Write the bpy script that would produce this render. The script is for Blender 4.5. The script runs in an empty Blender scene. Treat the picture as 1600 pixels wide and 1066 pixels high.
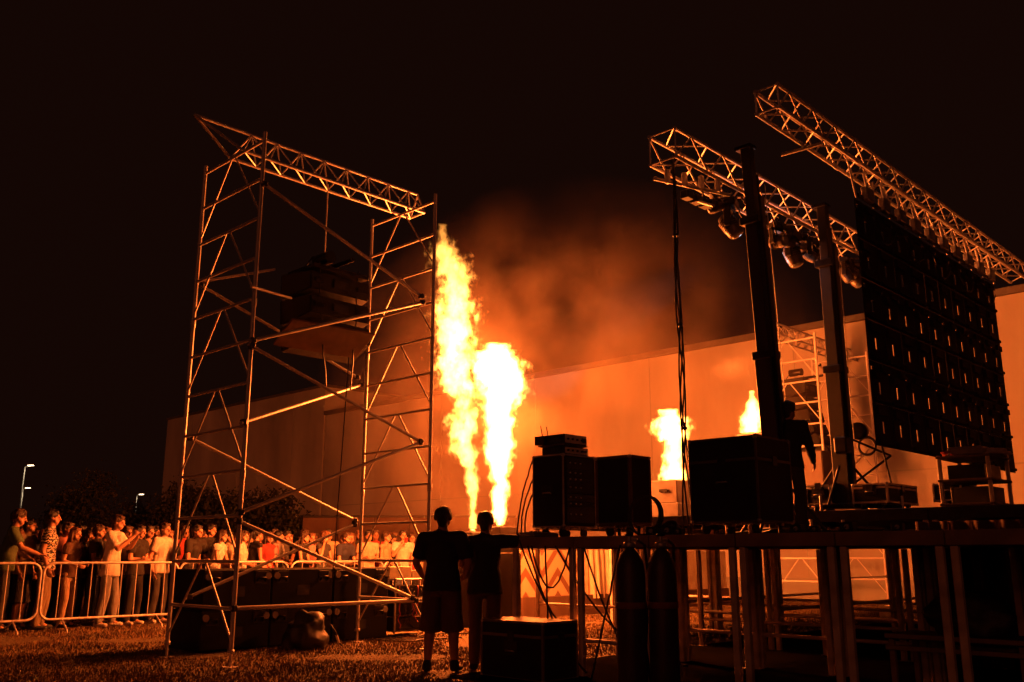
import bpy, bmesh, math, random
import numpy as np
from mathutils import Vector, Matrix, noise
random.seed(7); rng = np.random.default_rng(11)
sc = bpy.context.scene
col = sc.collection
R = math.radians
PI = math.pi

# ------------------------------------------------------------------ camera
FPX = 1438.0; PITCH = math.atan2(335, 1438); CAMH = 1.2
cd = bpy.data.cameras.new('camera'); cam = bpy.data.objects.new('camera', cd); col.objects.link(cam)
cam.location = (0, 0, CAMH); cam.rotation_euler = (PI/2 + PITCH, 0, 0)
cd.sensor_width = 36; cd.lens = 36*FPX/1600; cd.clip_end = 2000; cd.clip_start = .05
sc.camera = cam

# ------------------------------------------------------------------ night sky with faint town glow, added fill lamp, exposure
wd = bpy.data.worlds.new('World'); sc.world = wd; wd.use_nodes = True
bg = wd.node_tree.nodes['Background']
bg.inputs['Color'].default_value = (1.0, .30, .17, 1); bg.inputs['Strength'].default_value = .0065
sl = bpy.data.lights.new('fill_sun', 'SUN'); sl.energy = .12; sl.angle = R(30); sl.color = (1, .19, .07)
fill_sun = bpy.data.objects.new('fill_sun', sl); col.objects.link(fill_sun)
fill_sun.rotation_euler = (R(74), 0, R(-20))          # weak fill added behind the camera to lift legs, scaffold and wall
sc.view_settings.view_transform = 'Standard'; sc.view_settings.look = 'None'
sc.view_settings.exposure = 0; sc.view_settings.gamma = 1
sc.render.engine = 'CYCLES'
cy = sc.cycles
cy.use_denoising = True; cy.use_adaptive_sampling = True; cy.adaptive_threshold = .04; cy.adaptive_min_samples = 24
cy.max_bounces = 5; cy.diffuse_bounces = 2; cy.glossy_bounces = 3; cy.volume_bounces = 0; cy.transparent_max_bounces = 8
cy.sample_clamp_indirect = 3.0; cy.caustics_reflective = False; cy.caustics_refractive = False
cy.volume_max_steps = 256; cy.volume_step_rate = 1.0

# ------------------------------------------------------------------ the site grid: a runs along the stage front, b towards the audience
UX, UY = .6944, .7196
ANG = math.atan2(UY, UX)
def W(a, b, z=0): return Vector((UX*a - UY*b, UY*a + UX*b, z))
_c, _s = math.cos(PITCH), math.sin(PITCH)
def _ray(x, y):
    p = (x-800)/FPX; q = (533-y)/FPX
    return Vector((p, _c - q*_s, _s + q*_c))
def _ab(p): return (p.x*UX + p.y*UY, -p.x*UY + p.y*UX, p.z)
def onb(x, y, b):
    d = _ray(x, y); t = b/(-d.x*UY + d.y*UX); p = d*t; p.z += CAMH; return _ab(p)
def ona(x, y, a):
    d = _ray(x, y); t = a/(d.x*UX + d.y*UY); p = d*t; p.z += CAMH; return _ab(p)
def atY(x, y, Y):
    d = _ray(x, y); p = d*(Y/d.y); p.z += CAMH; return p

# ------------------------------------------------------------------ materials
MATS = {}
def mat(name, c, rough=.6, metal=0., var=.25, scale=6., bump=.0, bscale=60., spec=.5, stretch=None):
    if name in MATS: return MATS[name]
    m = bpy.data.materials.new(name); m.use_nodes = True; nt = m.node_tree; n = nt.nodes; L = nt.links
    p = n['Principled BSDF']
    p.inputs['Roughness'].default_value = rough; p.inputs['Metallic'].default_value = metal
    p.inputs['Specular IOR Level'].default_value = spec
    tc = n.new('ShaderNodeTexCoord'); src = tc.outputs['Object']
    if stretch:
        mp = n.new('ShaderNodeMapping'); mp.inputs['Scale'].default_value = stretch
        L.new(src, mp.inputs['Vector']); src = mp.outputs['Vector']
    ns = n.new('ShaderNodeTexNoise'); ns.inputs['Scale'].default_value = scale; ns.inputs['Detail'].default_value = 5
    L.new(src, ns.inputs['Vector'])
    cr = n.new('ShaderNodeValToRGB'); e = cr.color_ramp.elements
    lo = [max(0, x*(1-var)) for x in c]; hi = [min(1, x*(1+var)) for x in c]
    e[0].position = .3; e[0].color = (*lo, 1); e[1].position = .7; e[1].color = (*hi, 1)
    L.new(ns.outputs['Fac'], cr.inputs['Fac']); L.new(cr.outputs['Color'], p.inputs['Base Color'])
    mr = n.new('ShaderNodeMapRange'); mr.inputs['To Min'].default_value = max(.03, rough-.12); mr.inputs['To Max'].default_value = min(1, rough+.15)
    L.new(ns.outputs['Fac'], mr.inputs['Value']); L.new(mr.outputs['Result'], p.inputs['Roughness'])
    if bump:
        n2 = n.new('ShaderNodeTexNoise'); n2.inputs['Scale'].default_value = bscale; n2.inputs['Detail'].default_value = 4
        L.new(src, n2.inputs['Vector'])
        bp = n.new('ShaderNodeBump'); bp.inputs['Strength'].default_value = bump; bp.inputs['Distance'].default_value = .02
        L.new(n2.outputs['Fac'], bp.inputs['Height']); L.new(bp.outputs['Normal'], p.inputs['Normal'])
    MATS[name] = m; return m
STEEL = mat('galvanised steel', (.5, .48, .46), .45, .35, .3, 9)
ALU = mat('aluminium', (.6, .6, .6), .4, .5, .2, 8)
DALU = mat('aged aluminium', (.34, .34, .34), .45, .7, .3, 8)
BLACK = mat('black paint', (.012, .011, .011), .55, 0, .4, 12, .2, 90)
BLACKM = mat('black steel', (.02, .02, .02), .4, .5, .4, 12)
RUBBER = mat('black rubber', (.012, .012, .012), .5, 0, .2, 10)
LAM = mat('black laminate', (.014, .012, .011), .65, 0, .35, 5, .25, 140, spec=.2)
DECK = mat('deck plywood', (.06, .042, .03), .7, 0, .4, 4, .3, 40)
DWOOD = mat('dark timber', (.07, .05, .035), .75, 0, .4, 5, .3, 40)
WALLM = mat('pale render', (.55, .51, .45), .9, 0, .30, .45, .5, 8, stretch=(1, 1, .35))
WALLA = mat('grey render', (.42, .42, .38), .9, 0, .12, .3, .25, 12)
ROOFM = mat('roof edge metal', (.16, .15, .14), .6, .2, .2, 2)
PANELB = mat('brown hoarding', (.10, .055, .035), .8, 0, .3, 2, .2, 20)
CLOTH = mat('pale cloth', (.62, .52, .38), .85, 0, .15, 3, .3, 25)
GREYC = mat('grey case', (.22, .2, .18), .5, .2, .2, 6)
SKINS = [mat('skin %d' % i, c, .55, 0, .08, 14) for i, c in enumerate([(.42, .24, .16), (.35, .19, .125), (.27, .14, .085)])]
HAIRS = [mat('hair %d' % i, c, .5, 0, .4, 30, .6, 120, stretch=(1, 1, .2)) for i, c in enumerate([(.012, .009, .008), (.04, .022, .013), (.10, .045, .02)])]
def fabric(name, c): return mat('fabric ' + name, c, .85, 0, .18, 8, .35, 45)
FAB = dict(black=(.014, .013, .013), charcoal=(.035, .034, .034), white=(.52, .49, .44), cream=(.4, .33, .25), green=(.06, .10, .045), navy=(.02, .025, .05),
           grey=(.18, .18, .18), khaki=(.2, .15, .09), red=(.28, .03, .025), pink=(.5, .22, .2), denim=(.05, .07, .12), brown=(.08, .045, .03), tan=(.34, .25, .17), blue=(.07, .1, .2))
FABM = {k: fabric(k, v) for k, v in FAB.items()}

# ------------------------------------------------------------------ building helpers
def tag(o, label=None, cat=None, group=None, kind=None):
    if label: o['label'] = label
    if cat: o['category'] = cat
    if group: o['group'] = group
    if kind: o['kind'] = kind
    return o
def empty(name, loc=(0, 0, 0), rz=0.):
    o = bpy.data.objects.new(name, None); col.objects.link(o); o.location = loc; o.rotation_euler = (0, 0, rz); o.empty_display_size = .1
    return o
def thing(name, label, cat, a, b, z=0, group=None, rot=0.):
    return tag(empty(name, W(a, b, z), ANG + rot), label, cat, group)
def link(name, me, m=None, parent=None, loc=None):
    o = bpy.data.objects.new(name, me); col.objects.link(o)
    if m is not None and not me.materials: me.materials.append(m)
    if parent is not None: o.parent = parent
    if loc is not None: o.location = loc
    return o
def omat(o, m):
    o.material_slots[0].link = 'OBJECT'; o.material_slots[0].material = m; return o
_cyl = {}
def unit_cyl(m, n=8):
    k = (m.name, n)
    if k not in _cyl:
        bm = bmesh.new(); bmesh.ops.create_cone(bm, cap_ends=True, segments=n, radius1=1, radius2=1, depth=1)
        for f in bm.faces: f.smooth = len(f.verts) == 4
        me = bpy.data.meshes.new('tube'); bm.to_mesh(me); bm.free(); me.materials.append(m); _cyl[k] = me
    return _cyl[k]
def bar(name, p0, p1, r, m, parent=None, n=8):
    p0, p1 = Vector(p0), Vector(p1); d = p1-p0
    o = bpy.data.objects.new(name, unit_cyl(m, n)); col.objects.link(o)
    if parent is not None: o.parent = parent
    q = d.to_track_quat('Z', 'Y')
    o.matrix_local = Matrix.Translation((p0+p1)/2) @ q.to_matrix().to_4x4() @ Matrix.Diagonal((r, r, d.length, 1))
    return o
_bx = {}
def box_mesh(sx, sy, sz, m, bev=.006):
    k = (round(sx, 4), round(sy, 4), round(sz, 4), m.name, bev)
    if k not in _bx:
        bm = bmesh.new(); bmesh.ops.create_cube(bm, size=1); bmesh.ops.scale(bm, vec=(sx, sy, sz), verts=bm.verts)
        if bev: bmesh.ops.bevel(bm, geom=bm.edges[:], offset=min(bev, min(sx, sy, sz)*.3), segments=1, affect='EDGES')
        me = bpy.data.meshes.new('box'); bm.to_mesh(me); bm.free(); me.materials.append(m); _bx[k] = me
    return _bx[k]
def box(name, lo, hi, m, parent=None, bev=.006, rot=None):
    lo, hi = Vector(lo), Vector(hi); s = hi-lo
    o = link(name, box_mesh(s.x, s.y, s.z, m, bev), None, parent, (lo+hi)/2)
    if rot: o.rotation_euler = rot
    return o
def tube_mesh(pts, r, m, n=6, closed=False):
    pts = [Vector(p) for p in pts]; N = len(pts); vs = []; fs = []
    up = Vector((0, 0, 1)); prev = None
    for i, p in enumerate(pts):
        t = (pts[(i+1) % N]-pts[i-1]) if closed else (pts[min(i+1, N-1)]-pts[max(i-1, 0)])
        t.normalize()
        if prev is None:
            x = t.cross(up if abs(t.z) < .9 else Vector((1, 0, 0))).normalized()
        else:
            x = (prev - t*prev.dot(t)).normalized()
        prev = x; y = t.cross(x)
        for k in range(n):
            an = 2*PI*k/n; vs.append(p + (x*math.cos(an)+y*math.sin(an))*r)
    M = N if closed else N-1
    for i in range(M):
        j = (i+1) % N
        for k in range(n):
            fs.append((i*n+k, i*n+(k+1) % n, j*n+(k+1) % n, j*n+k))
    if not closed:
        fs.append(tuple(range(n))[::-1]); fs.append(tuple(range((N-1)*n, N*n)))
    me = bpy.data.meshes.new('tube'); me.from_pydata(vs, [], fs); me.materials.append(m)
    me.polygons.foreach_set('use_smooth', [True]*len(me.polygons)); return me
def path(name, pts, r, m, parent=None, n=6, closed=False): return link(name, tube_mesh(pts, r, m, n, closed), None, parent)
def sag(p0, p1, drop, k=10, jig=0.):
    p0, p1 = Vector(p0), Vector(p1); out = []
    for i in range(k+1):
        t = i/k; q = p0.lerp(p1, t); q.z -= drop*4*t*(1-t)
        if 0 < i < k: q += Vector((random.uniform(-jig, jig), random.uniform(-jig, jig), random.uniform(-jig, jig)))
        out.append(q)
    return out
def lathe(prof, m, n=20):
    vs = []; fs = []
    for r, z in prof:
        for k in range(n):
            an = 2*PI*k/n; vs.append((r*math.cos(an), r*math.sin(an), z))
    for i in range(len(prof)-1):
        for k in range(n):
            fs.append((i*n+k, i*n+(k+1) % n, (i+1)*n+(k+1) % n, (i+1)*n+k))
    fs.append(tuple(range(n))[::-1]); fs.append(tuple(range((len(prof)-1)*n, len(prof)*n)))
    me = bpy.data.meshes.new('lathe'); me.from_pydata(vs, [], fs); me.materials.append(m)
    me.polygons.foreach_set('use_smooth', [len(p.vertices) == 4 for p in me.polygons]); return me

# ------------------------------------------------------------------ ground and grass
def ground_material():
    m = bpy.data.materials.new('dry grass ground'); m.use_nodes = True; nt = m.node_tree; n = nt.nodes; L = nt.links; p = n['Principled BSDF']
    tc = n.new('ShaderNodeTexCoord')
    n1 = n.new('ShaderNodeTexNoise'); n1.inputs['Scale'].default_value = .45; n1.inputs['Detail'].default_value = 6
    n2 = n.new('ShaderNodeTexNoise'); n2.inputs['Scale'].default_value = 30; n2.inputs['Detail'].default_value = 4
    for q in (n1, n2): L.new(tc.outputs['Object'], q.inputs['Vector'])
    cr = n.new('ShaderNodeValToRGB'); e = cr.color_ramp.elements
    e[0].position = .35; e[0].color = (.05, .034, .018, 1); e[1].position = .7; e[1].color = (.17, .13, .06, 1)
    mx = n.new('ShaderNodeMath'); mx.operation = 'MULTIPLY_ADD'; mx.inputs[1].default_value = .5; 
    L.new(n2.outputs['Fac'], mx.inputs[0]); 
    h = n.new('ShaderNodeMath'); h.operation = 'MULTIPLY'; h.inputs[1].default_value = .5; L.new(n1.outputs['Fac'], h.inputs[0]); L.new(h.outputs[0], mx.inputs[2])
    L.new(mx.outputs[0], cr.inputs['Fac']); L.new(cr.outputs['Color'], p.inputs['Base Color']); p.inputs['Roughness'].default_value = .95
    b = n.new('ShaderNodeBump'); b.inputs['Strength'].default_value = .8; b.inputs['Distance'].default_value = .04
    L.new(n2.outputs['Fac'], b.inputs['Height']); L.new(b.outputs['Normal'], p.inputs['Normal']); return m
GM = ground_material()
def make_ground():
    bm = bmesh.new(); bmesh.ops.create_grid(bm, x_segments=60, y_segments=60, size=300)
    for v in bm.verts:
        v.co.y += 120
    me = bpy.data.meshes.new('ground'); bm.to_mesh(me); bm.free()
    tag(link('ground', me, GM), kind='structure')
make_ground()
def make_grass():
    N = 260000
    Y = 5.5 + 22*rng.random(N)**1.5
    px = -60 + 1400*rng.random(N)
    X = (px-800)/FPX*Y*1.02
    h = .012 + .028*rng.random(N); an = 2*PI*rng.random(N); w = .003 + .003*rng.random(N)
    patch = np.array([noise.noise(Vector((x*.9, y*.9, 0))) for x, y in zip(X[::1], Y[::1])])
    h *= np.clip(.95+patch*1.1, .12, 1.7); w *= 1+Y/14; h[(patch < -.28)] *= .3
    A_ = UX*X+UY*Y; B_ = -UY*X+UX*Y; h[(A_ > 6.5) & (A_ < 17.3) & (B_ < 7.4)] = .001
    lean = .6*h*rng.random(N); la = 2*PI*rng.random(N)
    dx, dy = np.cos(an)*w, np.sin(an)*w
    v = np.empty((N, 3, 3)); z0 = np.zeros(N)
    v[:, 0] = np.stack([X-dx, Y-dy, z0], 1); v[:, 1] = np.stack([X+dx, Y+dy, z0], 1)
    v[:, 2] = np.stack([X+np.cos(la)*lean, Y+np.sin(la)*lean, h], 1)
    me = bpy.data.meshes.new('grass'); me.vertices.add(N*3); me.vertices.foreach_set('co', v.ravel())
    me.loops.add(N*3); me.loops.foreach_set('vertex_index', np.arange(N*3)); me.polygons.add(N)
    me.polygons.foreach_set('loop_start', np.arange(0, N*3, 3)); me.polygons.foreach_set('loop_total', np.full(N, 3)); me.update()
    tag(link('grass', me, mat('grass blades', (.14, .09, .04), .8, 0, .5, 1.2)), 'short dry grass on the field in front of the stage', 'grass', kind='stuff')
make_grass()
def make_shade():
    # dark shade sheet added for the shadow under the stage, slightly rumpled
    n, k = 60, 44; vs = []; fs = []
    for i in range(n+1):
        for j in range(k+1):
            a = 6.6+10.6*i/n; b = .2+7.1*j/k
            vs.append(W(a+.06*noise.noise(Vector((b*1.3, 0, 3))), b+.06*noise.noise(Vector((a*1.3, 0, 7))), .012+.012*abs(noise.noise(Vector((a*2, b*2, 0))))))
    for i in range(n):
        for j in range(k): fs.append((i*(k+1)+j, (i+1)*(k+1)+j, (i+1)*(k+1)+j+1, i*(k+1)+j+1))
    me = bpy.data.meshes.new('shade_sheet'); me.from_pydata(vs, [], fs); me.polygons.foreach_set('use_smooth', [True]*len(me.polygons))
    tag(link('shade_sheet', me, mat('under-stage shade', (.006, .005, .0045), .95, 0, .4, 1.5, .3, 20, spec=0.)), 'dark shade sheet added for the shadow under the stage', 'shade sheet')
make_shade()

# ------------------------------------------------------------------ buildings
def make_hall():
    t = thing('warehouse_hall', 'long pale windowless hall behind the stage, nearer of the two buildings', 'building', 24, -30, 0)
    box('wall', (0, 0, 0), (14, 64.9, 7.4), WALLM, t, 0)
    box('roof_edge', (-.12, -.12, 7.4), (14.1, 64.94, 7.58), ROOFM, t, .01)
    box('plinth', (-.05, -.05, 0), (-.003, 64.85, .6), WALLA, t, .01)
    for k in range(13): box('panel_joint', (-.012, 5*k+2, .62), (-.002, 5*k+2.025, 7.38), WALLA, t, 0)
    box('ledge', (-.03, .02, 3.3), (-.002, 64.8, 3.335), WALLA, t, 0)
    t2 = thing('corner_building', 'dim taller flat-roofed block at far left behind the trees', 'building', 24, 35.05, 0)
    box('wall', (0, 0, 0), (14, 15.5, 8.75), WALLM, t2, 0)
    box('roof_edge', (-.06, -.06, 8.75), (14.1, 15.6, 8.86), ROOFM, t2, .01)
    box('plinth', (-.05, .1, 0), (-.003, 15.4, .6), WALLA, t2, .01)
    for k in range(3): box('panel_joint', (-.012, 5*k+2.5, .62), (-.002, 5*k+2.525, 8.73), WALLA, t2, 0)
make_hall()
def hoarding():
    p0 = atY(470, 868, 28); p1 = atY(806, 868, 28)
    t = tag(empty('dark_hoarding', (p0.x, p0.y, 0)), 'long low dark red-brown hoarding behind the crowd', 'hoarding')
    L = p1.x-p0.x; n = 6
    for k in range(n): box('panel', (L*k/n+.01, 0, 0), (L*(k+1)/n-.01, .06, 2.3), PANELB, t, .008)
    box('top_rail', (0, -.02, 2.302), (L, .08, 2.37), BLACK, t)
    for k in range(n+1): box('post', (L*k/n-.03, .062, 0), (L*k/n+.03, .13, 2.3), BLACK, t)
hoarding()

# ------------------------------------------------------------------ trees
LEAF = mat('dark leaves', (.05, .055, .025), .7, 0, .5, 1.5)
BARK = mat('bark', (.05, .035, .025), .9, 0, .4, 8, .6, 20)
def tree(x, y, h, w, label, n=2600, seed=0):
    r = np.random.default_rng(seed+100)
    t = tag(empty('tree', (x, y, 0)), label, 'tree', 'trees behind the crowd')
    tr = []
    k = 9
    vs = []; fs = []
    pts = [Vector((.12*math.sin(i*1.3+seed), .1*math.cos(i*1.7+seed), h*.75*i/k)) for i in range(k+1)]
    N = 8
    for i, p in enumerate(pts):
        rad = .16*(1-.85*i/k)*(h/5)
        for j in range(N): vs.append(p+Vector((math.cos(2*PI*j/N)*rad, math.sin(2*PI*j/N)*rad, 0)))
    for i in range(k):
        for j in range(N): fs.append((i*N+j, i*N+(j+1) % N, (i+1)*N+(j+1) % N, (i+1)*N+j))
    for bno in range(6):
        i0 = r.integers(3, 9); p = pts[i0]; an = r.random()*2*PI; q = p+Vector((math.cos(an)*w*.35, math.sin(an)*w*.35, h*.18)); o = len(vs)
        for pp, rad in ((p, .05*h/5), (q, .012)):
            for j in range(4): vs.append(pp+Vector((math.cos(PI*j/2)*rad, math.sin(PI*j/2)*rad, 0)))
        for j in range(4): fs.append((o+j, o+(j+1) % 4, o+4+(j+1) % 4, o+4+j))
    me = bpy.data.meshes.new('trunk'); me.from_pydata(vs, [], fs); link('trunk', me, BARK, t)
    cl = r.normal(size=(16, 3)); cl /= np.linalg.norm(cl, axis=1)[:, None]; cl *= (.35+.65*r.random((16, 1)))
    cen = cl*np.array([w*.42, w*.42, h*.36])+np.array([0, 0, h*.6])
    ci = r.integers(0, 16, n); P = cen[ci]+r.normal(size=(n, 3))*np.array([w*.11, w*.11, h*.075])
    P[:, 2] = np.maximum(P[:, 2], .15*h)
    s = .05+.08*r.random(n); A = r.normal(size=(n, 3)); A /= np.linalg.norm(A, axis=1)[:, None]
    B = np.cross(A, r.normal(size=(n, 3))); B /= np.linalg.norm(B, axis=1)[:, None]
    v = np.empty((n, 4, 3)); v[:, 0] = P-A*s[:, None]; v[:, 1] = P+B*s[:, None]*.5; v[:, 2] = P+A*s[:, None]; v[:, 3] = P-B*s[:, None]*.5
    me = bpy.data.meshes.new('crown'); me.from_pydata(v.reshape(-1, 3).tolist(), [], np.arange(n*4).reshape(-1, 4).tolist()); link('crown', me, LEAF, t)
TR = [(262, 46, 5.2, 3.2, 'leftmost dark tree in front of the grey corner building'), (300, 45, 4.6, 3.4, 'second dark tree from the left in front of the corner building'),
      (338, 44, 4.9, 3.6, 'third dark tree from the left in front of the corner building'), (378, 43, 4.3, 3.6, 'fourth dark tree from the left in front of the corner building'),
      (418, 42, 4.5, 3.4, 'fifth dark tree from the left in front of the corner building'), (455, 41, 3.6, 3.2, 'rightmost bushy tree, below the hall wall behind the crowd'),
      (150, 48, 5.4, 4.2, 'rounded dark tree behind the crowd, left of the corner building'), (95, 52, 5.0, 4.2, 'dark tree behind the crowd near the street lamps'), (205, 55, 4.6, 3.8, 'small dark tree just left of the corner building')]
for i, (px, Y, h, w, lb) in enumerate(TR):
    Y *= .84; p = atY(px, 868, Y); tree(p.x, p.y, h*.86, w*.86, lb, 3000, i)

# ------------------------------------------------------------------ street lamps
LAMPG = bpy.data.materials.new('lamp glass'); LAMPG.use_nodes = True
_p = LAMPG.node_tree.nodes['Principled BSDF']; _p.inputs['Emission Color'].default_value = (1, .72, .42, 1); _p.inputs['Emission Strength'].default_value = 6; _p.inputs['Base Color'].default_value = (.8, .7, .6, 1)
def street_lamp(px, py, Y, label, side=1):
    top = atY(px, py, Y)
    t = tag(empty('street_lamp', (top.x, top.y, 0)), label, 'street lamp', 'street lamps beyond the crowd')
    link('pole', lathe([(.09, 0), (.09, .5), (.06, .55), (.04, top.z)], DALU, 10), None, t)
    bar('arm', (0, 0, top.z-.02), (.5*side, 0, top.z+.1), .03, DALU, t)
    hd = box('lamp_head', (.35*side-.22, -.11, top.z+.09), (.35*side+.28, .11, top.z+.18), DALU, t, .02)
    box('lens', (.35*side-.16, -.08, top.z+.05), (.35*side+.22, .08, top.z+.088), LAMPG, t, .01)
    l = bpy.data.lights.new('lamp_glow', 'POINT'); l.energy = 25; l.color = (1, .72, .42); l.shadow_soft_size = .1
    o = bpy.data.objects.new('lamp_glow', l); col.objects.link(o); o.parent = t; o.location = (.35*side, 0, top.z-.06)
street_lamp(39, 729, 62, 'tall street lamp at the far left, higher of two')
street_lamp(36, 764, 74, 'street lamp at the far left, lower one beside the tall lamp')
street_lamp(214, 774, 80, 'small street lamp beyond the trees, left of the corner building')

# ------------------------------------------------------------------ scaffold towers
def scaffold(a0, a1, b0, b1, label, braces, loose=(), STEEL=STEEL, f=1.):
    t = thing('scaffold_tower', label, 'scaffold', a0, b0, 0, 'scaffold towers either side of the stage')
    L, D = a1-a0, b1-b0
    rz = [.62+.512*k for k in range(12)]
    for x in (0, L):
        for y in (0, D):
            p = bar('post', (x, y, .18), (x, y, 6.36), .026*f, STEEL, t, 10)
            bar('base_jack', (x, y, .012), (x, y, .3), .016, STEEL, t)
            box('base_plate', (x-.075, y-.075, .002), (x+.075, y+.075, .012), STEEL, t, 0)
            bar('jack_nut', (x, y, .15), (x, y, .19), .038, STEEL, t)
            for z in (2.1, 4.15): bar('spigot_collar', (x, y, z-.05), (x, y, z+.05), .033, STEEL, t)
        for k, z in enumerate(rz):
            bar('rung', (x, .02, z), (x, D-.02, z), .019*f, STEEL, t)
            if k % 2 == 1:
                zl = rz[k-2] if k >= 3 else .2
                for s in (0, 1): bar('frame_diagonal', (x, D/2+(s-.5)*.1, z-.015), (x, (D-.03) if s else .03, zl+.1), .0125, STEEL, t)
    for (p, q) in braces:
        p, q = Vector(p), Vector(q); bar('brace', p, q, .022, STEEL, t)
        for e, d in ((p, q-p), (q, p-q)):
            d = d.normalized(); box('coupler', e+d*.05-Vector((.035,)*3), e+d*.05+Vector((.035,)*3), BLACKM, t, .012)
    for (p, q) in loose: bar('loose_tube', p, q, .018, STEEL, t)
    return t
A0, A1, B0, B1 = 5.5, 8.33, 9.6, 11.1
def F_(x, y):   # point on the front face
    a, b, z = onb(x, y, B0-.05); return (a-A0, -.05, z)
def Rr(x, y):
    a, b, z = onb(x, y, B1+.05); return (a-A0, B1-B0+.05, z)
br = [(F_(408, 284), F_(662, 466)), (F_(390, 533), F_(664, 472)), (F_(388, 538), F_(660, 692)), (F_(370, 803), F_(661, 690)), (F_(367, 812), F_(648, 936)), (F_(359, 951), F_(654, 938)),
      (Rr(309, 443), Rr(562, 592)), (Rr(292, 682), Rr(558, 815)), (Rr(558, 818), Rr(290, 935)), (F_(377, 661), Rr(566, 601))]
a, b, z = onb(430, 421, 10.3); lo1 = (a-A0, b-B0, z); a, b, z = onb(455, 466, 9.9); lo2 = (a-A0, b-B0, z)
SC1 = scaffold(A0, A1, B0, B1, 'tall steel scaffold tower left of the flames, nearest the camera', br,
               [(Rr(314, 440), lo1), (F_(393, 448), lo2)])
C0, C1 = 20.3, 23.2
L2, D2 = C1-C0, 1.5
scaffold(C0, C1, B0, B1, 'far scaffold tower beyond the stage, seen between the lift towers',
         [((0, -.05, 5.6), (L2, -.05, 4.0)), ((0, -.05, 2.6), (L2, -.05, 4.0)), ((0, D2+.05, 5.0), (L2, D2+.05, 3.2)), ((0, -.05, .7), (L2, -.05, .7)), ((0, D2+.05, 1.0), (L2, D2+.05, 3.2))], (), mat('flame-lit steel', (.85, .8, .74), .5, .1, .15, 9), 1.2)  # paler copy of the steel, stronger flame light put into its colour
def tri_truss(a0, a1, b, z, label, nose=0.):
    t = thing('triangular_truss', label, 'truss', a0, b, z, 'triangular trusses on the scaffold towers')
    L = a1-a0; w = .17; h = .34; xs = nose
    bar('chord', (0, 0, h), (L, 0, h), .024, ALU, t)
    for s in (-1, 1):
        bar('chord', (xs, s*w, 0), (L, s*w, 0), .024, ALU, t)
        if nose: bar('nose_chord', (0, 0, h), (xs, s*w, 0), .02, ALU, t)
    n = max(4, int(round((L-xs)/.4)))
    for k in range(n):
        x0 = xs+(L-xs)*k/n; x1 = xs+(L-xs)*(k+.5)/n; x2 = xs+(L-xs)*(k+1)/n
        for s in (-1, 1):
            bar('lattice', (x0, s*w, 0), (x1, 0, h), .011, ALU, t); bar('lattice', (x1, 0, h), (x2, s*w, 0), .011, ALU, t)
        bar('lattice', (x0, -w, 0), (x2, w, 0), .011, ALU, t)
    for x in (xs, L): bar('end_bar', (x, -w, 0), (x, w, 0), .016, ALU, t)
    for s in (-1, 1): bar('end_bar', (L, s*w, 0), (L, 0, h), .016, ALU, t)
    return t
a, b, z = onb(303, 190, 10.35)
tri_truss(a, 8.62, 10.35, 6.31, 'triangular aluminium truss with a pointed end on the near scaffold tower', .62)
tri_truss(19.2, 24.3, 10.35, 6.31, 'triangular truss on the far scaffold tower beyond the stage', .5)

# ------------------------------------------------------------------ line arrays
def line_array(a, b, ztop, n, label, tower_h, wid=1.15):
    t = thing('line_array', label, 'speaker', a, b, 0, 'hanging speaker arrays')
    box('rigging_frame', (-.45, -.32, ztop), (.45, .32, ztop+.06), BLACKM, t)
    bar('rigging_bar', (-.05, -.62, ztop+.12), (-.05, .5, ztop+.12), .03, BLACKM, t)
    z = ztop; y = 0.; tilt = 0.
    for k in range(n):
        h = .36; tilt += R(2.0+1.9*k)
        c = Vector((0, y+math.sin(tilt)*-h/2*.5, z-h/2*math.cos(tilt)))
        sp = empty('cabinet', c); sp.parent = t; sp.rotation_euler = (-tilt, 0, 0)
        # trapezoid cabinet: tall front (towards audience), short back
        bm = bmesh.new(); fh, bh = h*.49, h*.34
        vv = [bm.verts.new(v) for v in ((-wid/2, .3, -fh), (wid/2, .3, -fh), (wid/2, .3, fh), (-wid/2, .3, fh), (-wid*.42, -.3, -bh), (wid*.42, -.3, -bh), (wid*.42, -.3, bh), (-wid*.42, -.3, bh))]
        for f in ((0, 1, 2, 3), (5, 4, 7, 6), (4, 5, 1, 0), (3, 2, 6, 7), (4, 0, 3, 7), (1, 5, 6, 2)): bm.faces.new([vv[i] for i in f])
        bmesh.ops.recalc_face_normals(bm, faces=bm.faces[:]); bmesh.ops.bevel(bm, geom=bm.edges[:], offset=.015, segments=2, affect='EDGES')
        me = bpy.data.meshes.new('cabinet_shell'); bm.to_mesh(me); bm.free(); link('shell', me, mat('speaker paint', (.008, .007, .007), .75, 0, .3, 10, .3, 120), sp)
        box('grille', (-wid*.46, .302, -fh*.9), (wid*.46, .316, fh*.9), BLACKM, sp)
        for s in (-1, 1): box('handle', (s*wid*.3-.07, -.318, -.03), (s*wid*.3+.07, -.302, .03), BLACKM, sp)
        box('connector_plate', (-.12, -.312, -.06), (.12, -.302, .06), BLACK, sp)
        z -= h*math.cos(tilt)*.98; y -= math.sin(tilt)*h
    # hoist and chain
    bar('hoist_motor', (-.05, -.1, ztop+.28), (-.05, .22, ztop+.28), .09, BLACKM, t, 12)
    path('hook', [(-.05, .05, ztop+.06), (-.05, .09, ztop+.12), (-.05, .06, ztop+.2)], .014, STEEL, t)
    bar('chain', (-.05, .05, ztop+.36), (-.05, .05, tower_h), .009, STEEL, t, 5)
    path('chain_bag_strap', [(-.2, .1, ztop+.3), (-.3, .2, ztop+.1), (-.25, .15, ztop-.05)], .01, BLACKM, t)
    for x in (-.35, .3): path('cable', sag((x, -.28, ztop+.1), (x*.6, -.36, ztop-1.6), .05, 8, .02), .01, RUBBER, t)
    return t, y, z
a, b, z = onb(512, 400, 10.4)
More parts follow.
